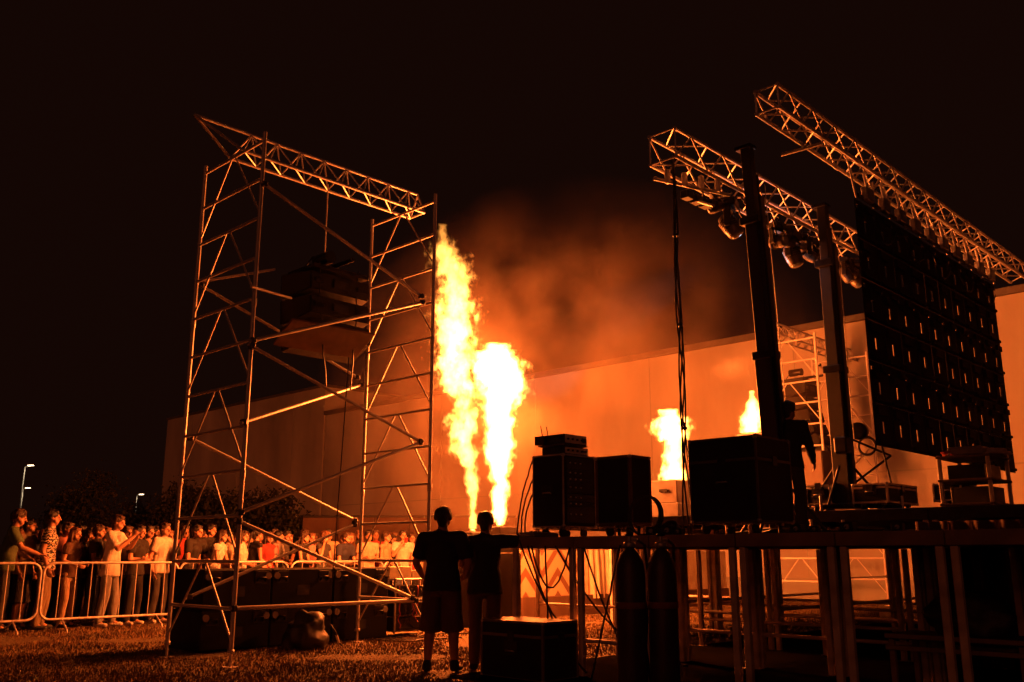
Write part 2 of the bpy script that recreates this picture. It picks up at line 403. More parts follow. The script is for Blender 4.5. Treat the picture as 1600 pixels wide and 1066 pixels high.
LA, yy, zz = line_array(a, 10.35, 4.95, 3, 'dark hanging line array inside the near scaffold tower', 6.35)
for dx, dy in ((-.03, -.3), (.02, -.28)):
    pass
_c0 = onb(508, 530, 9.95)
_pn = box('tilted_panel', (-.62, -.27, -.015), (.62, .27, .015), mat('panel brown', (.13, .07, .045), .7, 0, .3, 4), LA, .006, (R(-28), 0, R(-4))); _pn.location = (_c0[0]-a, _c0[1]-10.35, _c0[2])
for _x in (-.5, .5): bar('panel_stay', (_x, -.3, _c0[2]+.1), (_x*.8, -.1, 4.1), .012, BLACKM, LA)
bar('pull_back_strap', (.0, -.55, 3.75), (-.25, -.75, .9), .008, RUBBER, LA, 5)
a, b, z = onb(1250, 600, 10.35)
line_array(a, 10.35, 5.3, 6, 'dark curved line array hanging in the far scaffold tower', 6.35, .95)

# ------------------------------------------------------------------ stage
FASC = mat('deck fascia', (.2, .13, .09), .7, .1, .35, 3, .3, 30)
LEGM = mat('stage leg steel', (.52, .42, .35), .6, .1, .35, 5)
def stage():
    Z = 1.39
    bs = [7.28, 6.35, 5.4, 4.45, 3.51, 2.63, 1.7, .8]
    rows = [7.5, 9.4, 11.25]
    deck_label = ['at the left end beside the two men', 'under the left equipment rack', 'under the square case and the gas bottles', 'under the big flight case', 'right of the big flight case', 'in front of the dark drape', 'at the right edge of the picture']
    for i in range(7):
        for j in range(2):
            b1, b0 = bs[i]-.006, bs[i+1]+.006; a0, a1 = rows[j]+.004, rows[j+1]-.004
            t = thing('stage_platform', ('front row stage platform ' if j == 0 else 'rear row stage platform ') + deck_label[i], 'stage', a0, b0, 0, 'stage platforms')
            D = b1-b0; Lx = a1-a0
            box('deck_board', (.03, .03, Z-.03), (Lx-.03, D-.03, Z), DECK, t)
            box('frame_rail', (0, 0, Z-.115), (.03, D, Z+.002), FASC, t); box('frame_rail', (Lx-.03, 0, Z-.115), (Lx, D, Z+.002), FASC, t)
            box('frame_rail', (.031, 0, Z-.115), (Lx-.031, .03, Z+.002), FASC, t); box('frame_rail', (.031, D-.03, Z-.115), (Lx-.031, D, Z+.002), FASC, t)
            for x in (.045, Lx-.045):
                for y in (.05, D-.05):
                    box('leg', (x-.03, y-.03, 0), (x+.03, y+.03, Z-.117), LEGM, t, .008)
                    box('foot', (x-.05, y-.05, 0), (x+.05, y+.05, .015), LEGM, t, 0)
            bar('ledger', (.045, .08, .36), (.045, D-.08, .36), .02, LEGM, t) if (j == 1 or i in (0, 1)) else None
            if j == 1: bar('ledger', (Lx-.045, .08, .36), (Lx-.045, D-.08, .36), .02, LEGM, t)
    # main stage, a little higher
    Z2 = 1.75
    aa = [11.27, 13.3, 15.3, 17.3]; bb = [2.0, 4.1, 6.2, 8.3, 10.4]
    pos_a = ['near', 'middle', 'far']; pos_b = ['under the screen back', 'behind the screen', 'in the centre', 'at the audience edge']
    for i in range(3):
        for j in range(4):
            t = thing('main_stage_platform', 'raised main stage platform, %s row, %s' % (pos_a[i], pos_b[j]), 'stage', aa[i]+.004, bb[j]+.004, 0, 'main stage platforms')
            Lx = aa[i+1]-aa[i]-.008; D = bb[j+1]-bb[j]-.008
            box('deck_board', (.03, .03, Z2-.03), (Lx-.03, D-.03, Z2), BLACK, t)
            for lo, hi in (((0, 0), (.03, D)), ((Lx-.03, 0), (Lx, D)), ((.031, 0), (Lx-.031, .03)), ((.031, D-.03), (Lx-.031, D))):
                box('frame_rail', (lo[0], lo[1], Z2-.14), (hi[0], hi[1], Z2+.002), BLACKM, t)
            for x in (.045, Lx-.045):
                for y in (.05, D-.05): box('leg', (x-.03, y-.03, 0), (x+.03, y+.03, Z2-.142), LEGM, t, .008)
            bar('ledger', (.045, .1, .45), (.045, D-.1, .45), .022, LEGM, t); bar('ledger', (.1, .05, .5), (Lx-.1, .05, .5), .022, LEGM, t)
    # drape hanging below the main stage on the right
    vs = []; fs = []; n = 160
    for k in range(n+1):
        y = 3.6*k/n; x = .05*math.sin(y*21)+.03*math.sin(y*47+1); 
        vs += [(x*1.25, y, .02), (x, y, 1.58)]
    for k in range(n): fs.append((2*k, 2*k+2, 2*k+3, 2*k+1))
    me = bpy.data.meshes.new('drape'); me.from_pydata(vs, [], fs); me.polygons.foreach_set('use_smooth', [True]*len(me.polygons))
    o = link('stage_drape', me, mat('dark red drape', (.05, .025, .018), .9, 0, .3, 6, .2, 60)); o.location = W(11.1, .6); o.rotation_euler = (0, 0, ANG)
    md = o.modifiers.new('thick', 'SOLIDIFY'); md.thickness = .006
    tag(o, 'dark pleated drape hanging under the stage at right', 'drape')
stage()

# ------------------------------------------------------------------ pit hoarding with chevrons
CHEV = bpy.data.materials.new('chevron print'); CHEV.use_nodes = True
def chev():
    nt = CHEV.node_tree; n = nt.nodes; L = nt.links; p = n['Principled BSDF']; p.inputs['Roughness'].default_value = .8
    tc = n.new('ShaderNodeTexCoord'); sp = n.new('ShaderNodeSeparateXYZ'); L.new(tc.outputs['Object'], sp.inputs[0])
    def m(op, a, b=None):
        q = n.new('ShaderNodeMath'); q.operation = op
        for i, v in enumerate((a, b)):
            if v is None: continue
            if isinstance(v, (int, float)): q.inputs[i].default_value = v
            else: L.new(v, q.inputs[i])
        return q.outputs[0]
    tri = m('PINGPONG', m('ADD', sp.outputs['X'], 20), .48)
    v = m('FRACT', m('DIVIDE', m('ADD', m('MULTIPLY', tri, 1.1), m('ADD', sp.outputs['Z'], 10)), .46))
    st = m('GREATER_THAN', v, .62)
    mx = n.new('ShaderNodeMix'); mx.data_type = 'RGBA'; L.new(st, mx.inputs['Factor'])
    mx.inputs['A'].default_value = (.48, .38, .24, 1); mx.inputs['B'].default_value = (.17, .08, .04, 1)
    L.new(mx.outputs['Result'], p.inputs['Base Color'])
chev()
def pit_hoarding():
    for k in range(5):
        a0 = 11.6 + 1.9*k
        t = thing('hoarding_panel', ['chevron printed panel behind the two men, left end of the pit hoarding', 'chevron printed panel seen under the stage below the tall rack', 'panel under draped pale cloth, seen below the square case',
                                     'plain pale hoarding panel seen under the stage right of the gas bottles', 'plain pale hoarding panel at the right end, seen through the stage legs'][k], 'hoarding', a0, 12.8, 0, 'pit hoarding panels')
        box('panel', (.01, 0, .4), (1.89, .04, 1.3), CHEV if k < 2 else CLOTH, t, .004)
        box('base_board', (0, -.05, 0), (1.9, .06, .398), PANELB, t)
        for x in (.1, 1.8): box('stay', (x-.02, .041, 0), (x+.02, .09, 1.28), DWOOD, t)
        if k == 2:
            n = 60; vs = []; fs = []
            for i in range(n+1):
                x = .15+1.6*i/n; f = .025*math.sin(i*.9)+.02*math.sin(i*.37+1)
                vs += [(x+.03*math.sin(i*.3), -.05+f*1.6, .32), (x, -.045+f, .8), (x, -.03+f*.5, 1.32)]
            for i in range(n):
                for j in range(2): fs.append((3*i+j, 3*i+3+j, 3*i+4+j, 3*i+1+j))
            me = bpy.data.meshes.new('cloth'); me.from_pydata(vs, [], fs); me.polygons.foreach_set('use_smooth', [True]*len(me.polygons))
            link('draped_cloth', me, CLOTH, t)
pit_hoarding()

# ------------------------------------------------------------------ flames
def flame_material(name, zs, cxs, rs, h, S, seed, k=.75, nscale=2.2, gain=2.6):
    m = bpy.data.materials.new(name); m.use_nodes = True; nt = m.node_tree; n = nt.nodes; L = nt.links
    for q in list(n): n.remove(q)
    out = n.new('ShaderNodeOutputMaterial'); em = n.new('ShaderNodeEmission'); L.new(em.outputs[0], out.inputs['Volume'])
    tc = n.new('ShaderNodeTexCoord'); sp = n.new('ShaderNodeSeparateXYZ'); L.new(tc.outputs['Object'], sp.inputs[0])
    def M(op, a, b=None, c=None, clamp=False):
        q = n.new('ShaderNodeMath'); q.operation = op; q.use_clamp = clamp
        for i, v in enumerate((a, b, c)):
            if v is None: continue
            if isinstance(v, (int, float)): q.inputs[i].default_value = v
            else: L.new(v, q.inputs[i])
        return q.outputs[0]
    t = M('DIVIDE', sp.outputs['Z'], h, clamp=True)
    def curve(ys):
        lo, hi = min(ys), max(ys); hi = hi if hi > lo else lo+1
        q = n.new('ShaderNodeFloatCurve'); c = q.mapping.curves[0]
        pts = [(z/h, (y-lo)/(hi-lo)) for z, y in zip(zs, ys)]
        c.points[0].location = pts[0]; c.points[1].location = pts[-1]
        for p in pts[1:-1]: c.points.new(*p)
        q.mapping.update(); L.new(t, q.inputs['Value'])
        return M('MULTIPLY_ADD', q.outputs[0], hi-lo, lo)
    cx = curve(cxs); rr = curve(rs)
    dx = M('SUBTRACT', sp.outputs['X'], cx)
    r2 = M('ADD', M('MULTIPLY', dx, dx), M('MULTIPLY', sp.outputs['Y'], sp.outputs['Y']))
    r = M('DIVIDE', M('SQRT', r2), rr)
    mp = n.new('ShaderNodeMapping'); mp.inputs['Location'].default_value = (seed*3.1, seed*1.7, -seed*2.3); mp.inputs['Scale'].default_value = (1, 1, .75); L.new(tc.outputs['Object'], mp.inputs['Vector'])
    ns = n.new('ShaderNodeTexNoise'); ns.inputs['Scale'].default_value = nscale; ns.inputs['Detail'].default_value = 4; ns.inputs['Roughness'].default_value = .68
    L.new(mp.outputs[0], ns.inputs['Vector'])
    d = M('ADD', M('SUBTRACT', 1.0, r), M('MULTIPLY', M('SUBTRACT', ns.outputs['Fac'], .52), k*2))
    den = M('MULTIPLY', d, gain, clamp=True)
    den2 = M('POWER', den, 2.4)
    zf = n.new('ShaderNodeMapRange'); zf.inputs['From Min'].default_value = .62*h; zf.inputs['From Max'].default_value = h; zf.inputs['To Min'].default_value = 1; zf.inputs['To Max'].default_value = .12 if h > 4 else .8
    L.new(sp.outputs['Z'], zf.inputs['Value'])
    st = M('MULTIPLY', M('MULTIPLY', den2, S), zf.outputs[0])
    L.new(st, em.inputs['Strength'])
    em.inputs['Color'].default_value = (1, .33, .05, 1)
    m.cycles.volume_step_rate = .26
    return m
FLAMES = []
def flame(prof, Y, label, S, power, seed, lights, rm=.98, **kw):
    # prof: list of (xl, xr, y) outline read off the plume at distance Y, bottom to top
    pts = []
    for xl, xr, y in prof:
        p = atY((xl+xr)/2, y, Y); q = atY(xr, y, Y); pts.append((p.x, q.x-p.x, p.z))
    x0, z0 = pts[0][0], pts[0][2]; h = pts[-1][2]-z0
    zs = [p[2]-z0 for p in pts]; cxs = [p[0]-x0 for p in pts]; rs = [max(.035, p[1]*rm) for p in pts]
    t = tag(empty('flame', (x0, Y, z0)), label, 'flame', 'flames shot up from the stage')
    n = 16; vs = []; fs = []
    for i, (z, c, r) in enumerate(zip(zs, cxs, rs)):
        rh = r*1.5+.07
        zz = z-.02 if i == 0 else (z+.12 if i == len(zs)-1 else z)
        for k_ in range(n): vs.append((c+math.cos(2*PI*k_/n)*rh, math.sin(2*PI*k_/n)*rh, zz))
    for i in range(len(zs)-1):
        for k_ in range(n): fs.append((i*n+k_, i*n+(k_+1) % n, (i+1)*n+(k_+1) % n, (i+1)*n+k_))
    fs.append(tuple(range(n))[::-1]); fs.append(tuple(range((len(zs)-1)*n, len(zs)*n)))
    me = bpy.data.meshes.new('plume'); me.from_pydata(vs, [], fs)
    link('plume', me, flame_material(label[:20], zs, cxs, rs, h, S, seed, **kw), t)
    for fr, w, sz in lights:
        z = h*fr; cx = float(np.interp(z, zs, cxs))
        l = bpy.data.lights.new('flame_glow', 'POINT'); l.energy = power*w; l.color = (1, .145, .020); l.shadow_soft_size = sz
        o = bpy.data.objects.new('flame_glow', l); col.objects.link(o); o.parent = t; o.location = (cx, 0, z)
    return t
PW = .34
zy = lambda v: 340+v/2.22
zx = lambda v: 640+v/2.22
P1 = [(zx(a_), zx(b_), zy(c_)) for a_, b_, c_ in ((206, 234, 1075), (198, 246, 1010), (182, 243, 900), (138, 242, 800), (128, 238, 720), (150, 240, 655), (105, 242, 600), (85, 240, 540), (78, 232, 450), (78, 236, 380), (82, 235, 300), (105, 222, 230), (80, 215, 180), (75, 165, 100), (92, 135, 45))]
P2 = [(zx(a_), zx(b_), zy(c_)) for a_, b_, c_ in ((299, 325, 1070), (280, 342, 1000), (276, 345, 900), (262, 368, 800), (264, 366, 700), (250, 380, 650), (238, 402, 600), (224, 402, 540), (222, 380, 490), (255, 350, 462))]
flame(P1, 16.6, 'tall ragged flame leaning left, beside the near scaffold tower', 46, 3600*PW, 1, [(.3, 1, .3), (.6, 1.2, .35)], k=1.9, nscale=4.4, gain=1.8)
flame(P2, 16.4, 'thick white-hot flame right of the tall ragged one', 130, 5600*PW, 2, [(.35, 1, .3), (.75, 1.4, .35)], rm=1.14, k=1.2, nscale=4.6, gain=2.3)
flame([(1031, 1072, 748), (1034, 1070, 722), (1037, 1068, 700), (1026, 1073, 684), (1018, 1077, 668), (1032, 1066, 652)], 15, 'short flame with a mushroom top behind the hanging cables', 110, 900*PW, 3, [(.6, 1, .2)], rm=1.1, k=1.4, nscale=7.5, gain=2.2)
flame([(1158, 1189, 674), (1157, 1192, 658), (1162, 1190, 642), (1171, 1181, 622)], 15, 'smallest flame, pointed, above the big flight case', 120, 800*PW, 4, [(.5, 1, .15)], rm=1.15, k=1.2, nscale=9, gain=2.2)
def projector(px, py, Y, label, w=.36, ground=0., mt=BLACK, h=.5):
    p = atY(px, py, Y); a, b, z = _ab(p)
    t = thing('flame_projector', label, 'flame machine', a, b, ground, 'flame machines')
    H = z-ground
    box('housing', (-w/2, -w/2, H-h), (w/2, w/2, H-.06), mt, t, .01)
    link('nozzle', lathe([(.07, H-.06), (.05, H-.02), (.03, H-.01)], DALU, 14), None, t)
    box('plinth', (-w*.6, -w*.6, 0), (w*.6, w*.6, H-h-.005), BLACK if mt is BLACK else GREYC, t, .01)
    for s in (-1, 1): box('handle', (s*w*.5 if s > 0 else -w*.5-.02, -.08, H-.25), (s*w*.5+.02 if s > 0 else -w*.5, .08, H-.2), BLACKM, t)
projector(738, 826, 16.6, 'black flame machine under the tall ragged flame')
projector(781, 818, 16.4, 'black flame machine under the thick white flame', .44)
projector(1050, 746, 15, 'pale flame machine on a plinth behind the square case', .5, 1.752, GREYC, .42)
projector(1173, 673, 15, 'pale flame machine on a tall plinth above the big flight case', .34, 1.752, GREYC, .34)

# ------------------------------------------------------------------ smoke lit by the flames
def smoke():
    lo = W(9.5, 20); bm = bmesh.new(); bmesh.ops.create_cube(bm, size=1)
    me = bpy.data.meshes.new('smoke'); 
    bmesh.ops.scale(bm, vec=(11, 14, 9), verts=bm.verts)
    for v in bm.verts: v.co.z = max(v.co.z, -3.9)
    bm.to_mesh(me); bm.free()
    m = bpy.data.materials.new('drifting smoke'); m.use_nodes = True; nt = m.node_tree; n = nt.nodes; L = nt.links
    for q in list(n): n.remove(q)
    out = n.new('ShaderNodeOutputMaterial'); pv = n.new('ShaderNodeVolumePrincipled'); L.new(pv.outputs[0], out.inputs['Volume'])
    pv.inputs['Color'].default_value = (.8, .62, .48, 1); pv.inputs['Anisotropy'].default_value = .2
    tc = n.new('ShaderNodeTexCoord')
    ns = n.new('ShaderNodeTexNoise'); ns.inputs['Scale'].default_value = .75; ns.inputs['Detail'].default_value = 3; ns.inputs['Roughness'].default_value = .6
    L.new(tc.outputs['Object'], ns.inputs['Vector'])
    vm = n.new('ShaderNodeVectorMath'); vm.operation = 'MULTIPLY'; vm.inputs[1].default_value = (1/5.2, 1/6.4, 1/4.4); L.new(tc.outputs['Object'], vm.inputs[0])
    ln = n.new('ShaderNodeVectorMath'); ln.operation = 'LENGTH'; L.new(vm.outputs[0], ln.inputs[0])
    fo = n.new('ShaderNodeMapRange'); fo.inputs['From Min'].default_value = .12; fo.inputs['From Max'].default_value = 1; fo.inputs['To Min'].default_value = 1; fo.inputs['To Max'].default_value = 0
    L.new(ln.outputs['Value'], fo.inputs['Value'])
    dn = n.new('ShaderNodeMapRange'); dn.inputs['From Min'].default_value = .45; dn.inputs['From Max'].default_value = .72; dn.inputs['To Min'].default_value = .05; dn.inputs['To Max'].default_value = 1
    L.new(ns.outputs['Fac'], dn.inputs['Value'])
    mu = n.new('ShaderNodeMath'); mu.operation = 'MULTIPLY'; L.new(fo.outputs[0], mu.inputs[0]); L.new(dn.outputs[0], mu.inputs[1])
    m2 = n.new('ShaderNodeMath'); m2.operation = 'MULTIPLY'; m2.inputs[1].default_value = .10; L.new(mu.outputs[0], m2.inputs[0])
    L.new(m2.outputs[0], pv.inputs['Density'])
    m.cycles.volume_step_rate = 2.0
    o = link('smoke', me, m); p = W(14.2, 11.8, 4.0); o.location = p
    tag(o, 'orange-lit smoke drifting above the stage flames', 'smoke', kind='stuff')
smoke()
def puff():
    p = atY(1145, 574, 16.5); bm = bmesh.new(); bmesh.ops.create_icosphere(bm, subdivisions=3, radius=.55); me = bpy.data.meshes.new('smoke_puff'); bm.to_mesh(me); bm.free()
    m = bpy.data.materials.new('white puff'); m.use_nodes = True; nt = m.node_tree; n = nt.nodes; L = nt.links
    for q in list(n): n.remove(q)
    out = n.new('ShaderNodeOutputMaterial'); pv = n.new('ShaderNodeVolumePrincipled'); L.new(pv.outputs[0], out.inputs['Volume']); pv.inputs['Color'].default_value = (.9, .85, .8, 1)
    tc = n.new('ShaderNodeTexCoord'); ns = n.new('ShaderNodeTexNoise'); ns.inputs['Scale'].default_value = 3.2; ns.inputs['Detail'].default_value = 3; L.new(tc.outputs['Object'], ns.inputs['Vector'])
    ln = n.new('ShaderNodeVectorMath'); ln.operation = 'LENGTH'; L.new(tc.outputs['Object'], ln.inputs[0])
    a = n.new('ShaderNodeMath'); a.operation = 'MULTIPLY_ADD'; a.inputs[1].default_value = -1.5; a.inputs[2].default_value = .12; L.new(ln.outputs['Value'], a.inputs[0])
    b = n.new('ShaderNodeMath'); b.operation = 'ADD'; L.new(a.outputs[0], b.inputs[0]); L.new(ns.outputs['Fac'], b.inputs[1])
    c = n.new('ShaderNodeMath'); c.operation = 'MULTIPLY'; c.use_clamp = False; c.inputs[1].default_value = 1.6; L.new(b.outputs[0], c.inputs[0])
    d = n.new('ShaderNodeMath'); d.operation = 'MAXIMUM'; d.inputs[1].default_value = 0; L.new(c.outputs[0], d.inputs[0]); L.new(d.outputs[0], pv.inputs['Density'])
    o = link('smoke_puff', me, m); o.location = p; o.scale = (1, 1, .6); tag(o, 'small pale smoke puff above the smallest flame', 'smoke', kind='stuff')
puff()

# ------------------------------------------------------------------ box trusses over the stage
def box_truss(a0, a1, b, z, w, label, m, bay):
    t = thing('box_truss', label, 'truss', a0, b, z, 'box trusses over the stage')
    L = a1-a0; h = w/2; r = .021
    C = [(-h, -h), (h, -h), (h, h), (-h, h)]; r = .024
    for y, zz in C: bar('chord', (0, y, zz), (L, y, zz), r, m, t)
    n = int(L/bay)
    for f in range(4):
        (y0, z0), (y1, z1) = C[f], C[(f+1) % 4]
        for k in range(n):
            xa, xb = bay*k, bay*(k+1)
            if k % 2: p, q = (xa, y0, z0), (xb, y1, z1)
            else: p, q = (xa, y1, z1), (xb, y0, z0)
            bar('lattice', p, q, .012, m, t, 6)
        bar('end_bar', (.01, y0, z0), (.01, y1, z1), .012, m, t, 6)
    for k in range(1, int(L/2)+1):
        for y, zz in C: bar('connector', (2*k-.06, y, zz), (2*k+.06, y, zz), .03, m, t)
    return t
T1B, T1Z, T2B, T2Z = 5.84, 5.98, 4.42, 6.1
T1 = box_truss(8.66, 14.4, T1B, T1Z+.03, .37, 'lighting truss with moving heads, lower left of the two stage trusses', ALU, .36)
T2 = box_truss(8.62, 17.6, T2B, T2Z, .27, 'long upper truss carrying the screen at top right', ALU, .28)
bar('cross_pole', (1.1, .42, -.17), (1.1, -.1, -.19), .022, ALU, T2)

# ------------------------------------------------------------------ moving heads and lamps on the truss
HEADP = mat('lamp housing', (.10, .085, .07), .4, .1, .3, 9)
LENS = mat('lens glass', (.25, .27, .3), .08, .3, .1, 5)
def moving_head(x, y, label, s=1., tilt=.5, pan=0.):
    a, b, z = onb(x, y, T1B); top = T1Z-.15
    s *= .66
    t = thing('moving_head_lamp', label, 'stage light', a, T1B, top, 'lamps on the lighting truss', pan)
    t.scale = (s, s, s)
    bar('clamp', (0, 0, 0), (0, 0, -.10), .03, BLACKM, t)
    box('base', (-.17, -.13, -.24), (.17, .13, -.10), BLACK, t, .02)
    y_ = empty('yoke', (0, 0, -.24)); y_.parent = t
    for sx in (-1, 1): box('yoke_arm', (sx*.17-.022, -.06, -.34), (sx*.17+.022, .06, .0), BLACK, y_, .015)
    box('yoke_bridge', (-.147, -.07, -.05), (.147, .07, -.002), BLACK, y_, .01)
    hd = empty('head', (0, 0, -.52)); hd.parent = t; hd.rotation_euler = (tilt, 0, 0)
    link('head_shell', lathe([(.05, -.2), (.11, -.17), (.135, -.05), (.14, .08), (.125, .18), (.12, .2)], HEADP, 20), None, hd)
    link('lens', lathe([(.11, .2), (.10, .215), (.05, .225), (.01, .228)], LENS, 20), None, hd)
    for k in range(5): link('cooling_fin', lathe([(.138, 0), (.15, .006), (.138, .012)], BLACKM, 20), None, hd, (0, 0, -.1+.04*k))
    return t
MH = [(1140, 340, 1.25, 2.6, .3, 'large moving head lamp with orange rim, leftmost under the truss'), (1215, 380, 1.0, 1.7, -.2, 'small moving head lamp right of the left lift mast'),
      (1238, 385, 1.25, 2.8, 0, 'large moving head lamp midway along the lighting truss'), (1263, 395, .9, 2.2, .6, 'tilted lamp with cool glint right of the middle moving head'),
      (1285, 405, .9, 2.0, -.5, 'lamp just left of the right lift mast'), (1322, 432, .95, 2.7, .2, 'lamp just right of the right lift mast'), (1336, 445, 1.0, 2.5, -.1, 'rightmost lamp, at the dark edge of the screen'),
      (1118, 330, .8, 1.2, .5, 'small lamp tucked under the truss beside the left cable bundle'), (1228, 360, .8, 2.1, .9, 'small lamp tucked behind the second moving head'), (1250, 370, .8, 1.4, -.8, 'small lamp right of the large middle moving head'), (1274, 400, .8, 2.5, .4, 'dark lamp between the middle lamps and the right mast'), (1298, 410, .8, 1.6, -.3, 'small lamp hidden beside the right lift mast'), (1329, 438, .8, 1.9, .7, 'small lamp second from the screen edge')]
for x, y, s, ti, pa, lb in MH: moving_head(x, y, lb, s, ti, pa)
# one head is lit: a thin cool beam
def beam():
    p = atY(1158, 386, 10.6); l = bpy.data.lights.new('lamp_beam', 'SPOT'); l.energy = 1800; l.color = (.85, .9, 1); l.spot_size = R(10); l.spot_blend = .6; l.shadow_soft_size = .03
    o = bpy.data.objects.new('lamp_beam', l); col.objects.link(o); o.location = p
    q = atY(1000, 470, 16); o.rotation_euler = (q-p).to_track_quat('-Z', 'Y').to_euler()
    l2 = bpy.data.lights.new('lamp_spill', 'POINT'); l2.energy = 5; l2.color = (.75, .85, 1); l2.shadow_soft_size = .05
    o2 = bpy.data.objects.new('lamp_spill', l2); col.objects.link(o2); o2.location = W(11.9, 6.25, 5.35)
beam()
def truss_clutter():
    # lamp bars and cable loom slung under the left end of the lighting truss
    t = thing('lamp_bar', 'short lamp bar with clamps under the left end of the lighting truss', 'lamp bar', 9.0, T1B, T1Z-.3)
    bar('pole', (-.25, .2, 0), (.75, -.25, -.05), .024, ALU, t); bar('pole', (.1, -.4, -.42), (.45, .1, -.1), .02, ALU, t)
    for k in range(4): box('clamp', (-.1+.22*k-.03, .1-.1*k-.03, -.05), (-.1+.22*k+.03, .1-.1*k+.03, .13), ALU, t, .01)
    for k in range(3): box('ballast', (.1+.2*k, -.05, -.2), (.24+.2*k, .06, -.1), BLACKM, t)
    for k in range(4):
        t = thing('cable_loom', 'black cable loop drooping under the lighting truss, %s from the left' % ['first', 'second', 'third', 'fourth'][k], 'cable', 9.3+.95*k, T1B-.05, T1Z-.16, 'cables under the lighting truss')
        path('cable', sag((0, 0, 0), (.7, .1, -.05), .28, 10, .02), .014, RUBBER, t); path('cable', sag((.05, -.05, 0), (.85, 0, .02), .2, 10, .02), .011, RUBBER, t)
truss_clutter()
# hanging cable bundle at the left end of the lighting truss
def cable_bundle():
    t = thing('cable_bundle', 'thin black cable bundle hanging from the lighting truss to the stage', 'cable', 8.8, T1B-.05, 1.4)
    for k in range(4):
        o = random.uniform(-.025, .025); pts = []
        for i in range(26):
            z = 4.5*(1-i/25); sw = .03*math.sin(i*.45+k*1.6)
            if i > 20: sw += (i-20)*.012*(k-1.5)
            pts.append((o+sw, o*.6+.02*math.cos(i*.6+k), z))
        path('cable', pts, .011, RUBBER, t)
    for z in (1.2, 2.4, 3.5): bar('cable_tie', (0, 0, z-.015), (0, 0, z+.015), .038, BLACKM, t)
cable_bundle()

# ------------------------------------------------------------------ truss lift towers
def lift_tower(a, b, z0, ztop, label, wheel=True):
    t = thing('lift_tower', label, 'truss lift', a, b, z0, 'truss lift towers')
    H = ztop-z0
    box('outer_mast', (-.11, -.11, .12), (.11, .11, H*.45), BLACK, t, .01)
    box('middle_mast', (-.085, -.085, H*.45-.05), (.085, .085, H*.8), BLACK, t, .01)
    box('inner_mast', (-.065, -.065, H*.8-.05), (.065, .065, H), BLACK, t, .01)
    box('mast_rail', (.112, -.05, .2), (.15, .05, H*.93), BLACKM, t, .006)
    box('mast_rail', (-.05, -.15, .2), (.05, -.112, H*.86), BLACKM, t, .006)
    for z in (H*.45, H*.8): box('mast_collar', (-.13, -.13, z-.06), (.13, .13, z+.04), BLACKM, t, .01)
    box('base', (-.2, -.2, .06), (.2, .2, .13), BLACKM, t, .01)
    box('head_fork', (-.08, -.09, H-.03), (.08, .14, H+.02), BLACKM, t, .01)
    for sx, sy in ((1, 0), (-1, 0), (0, 1), (0, -1)):
        bar('outrigger', (sx*.15, sy*.15, .1), (sx*.75, sy*.75, .05), .03, BLACKM, t); bar('outrigger_stay', (sx*.13, sy*.13, .62), (sx*.55, sy*.55, .08), .018, BLACKM, t)
        bar('levelling_jack', (sx*.75, sy*.75, .0), (sx*.75, sy*.75, .2), .02, STEEL, t)
    box('winch', (-.3, -.2, .78), (-.112, -.02, 1.0), BLACKM, t, .02)
    if wheel: wh = path('winch_wheel', [(.34+.02*math.cos(0), -.2+.12*math.cos(q), .92+.12*math.sin(q)) for q in np.linspace(0, 2*PI, 25)[:-1]], .018, BLACKM, t, 6, True)
    if wheel: link('winch_drum', lathe([(.10, -.06), (.12, -.05), (.12, .05), (.10, .06)], BLACKM, 20), None, t, (.25, -.15, 1.12)).rotation_euler = (0, PI/2, 0)
    t.rotation_euler = (0, 0, ANG)
    for o in (-.03, .03): bar('hoist_cable', (.17, o*2-.05, 1.0), (.17, o*2-.05, H*.9), .006, STEEL, t, 5)
    return t
LT1 = lift_tower(10.24, 5.42, 1.392, 6.3, 'left black truss lift mast, behind the big flight case', False)
LT1.rotation_euler = (0, R(-3.4), ANG)   # its mast leans a little towards the audience
LT2 = lift_tower(12.2, 5.5, 1.752, 6.15, 'right black truss lift mast with winch wheel, left of the screen')
bar('brace_arm', (.12, -.1, 1.0), (.52, -.45, .78), .016, BLACKM, LT2); bar('brace_arm', (.52, -.45, .78), (.13, -.1, .42), .016, BLACKM, LT2)

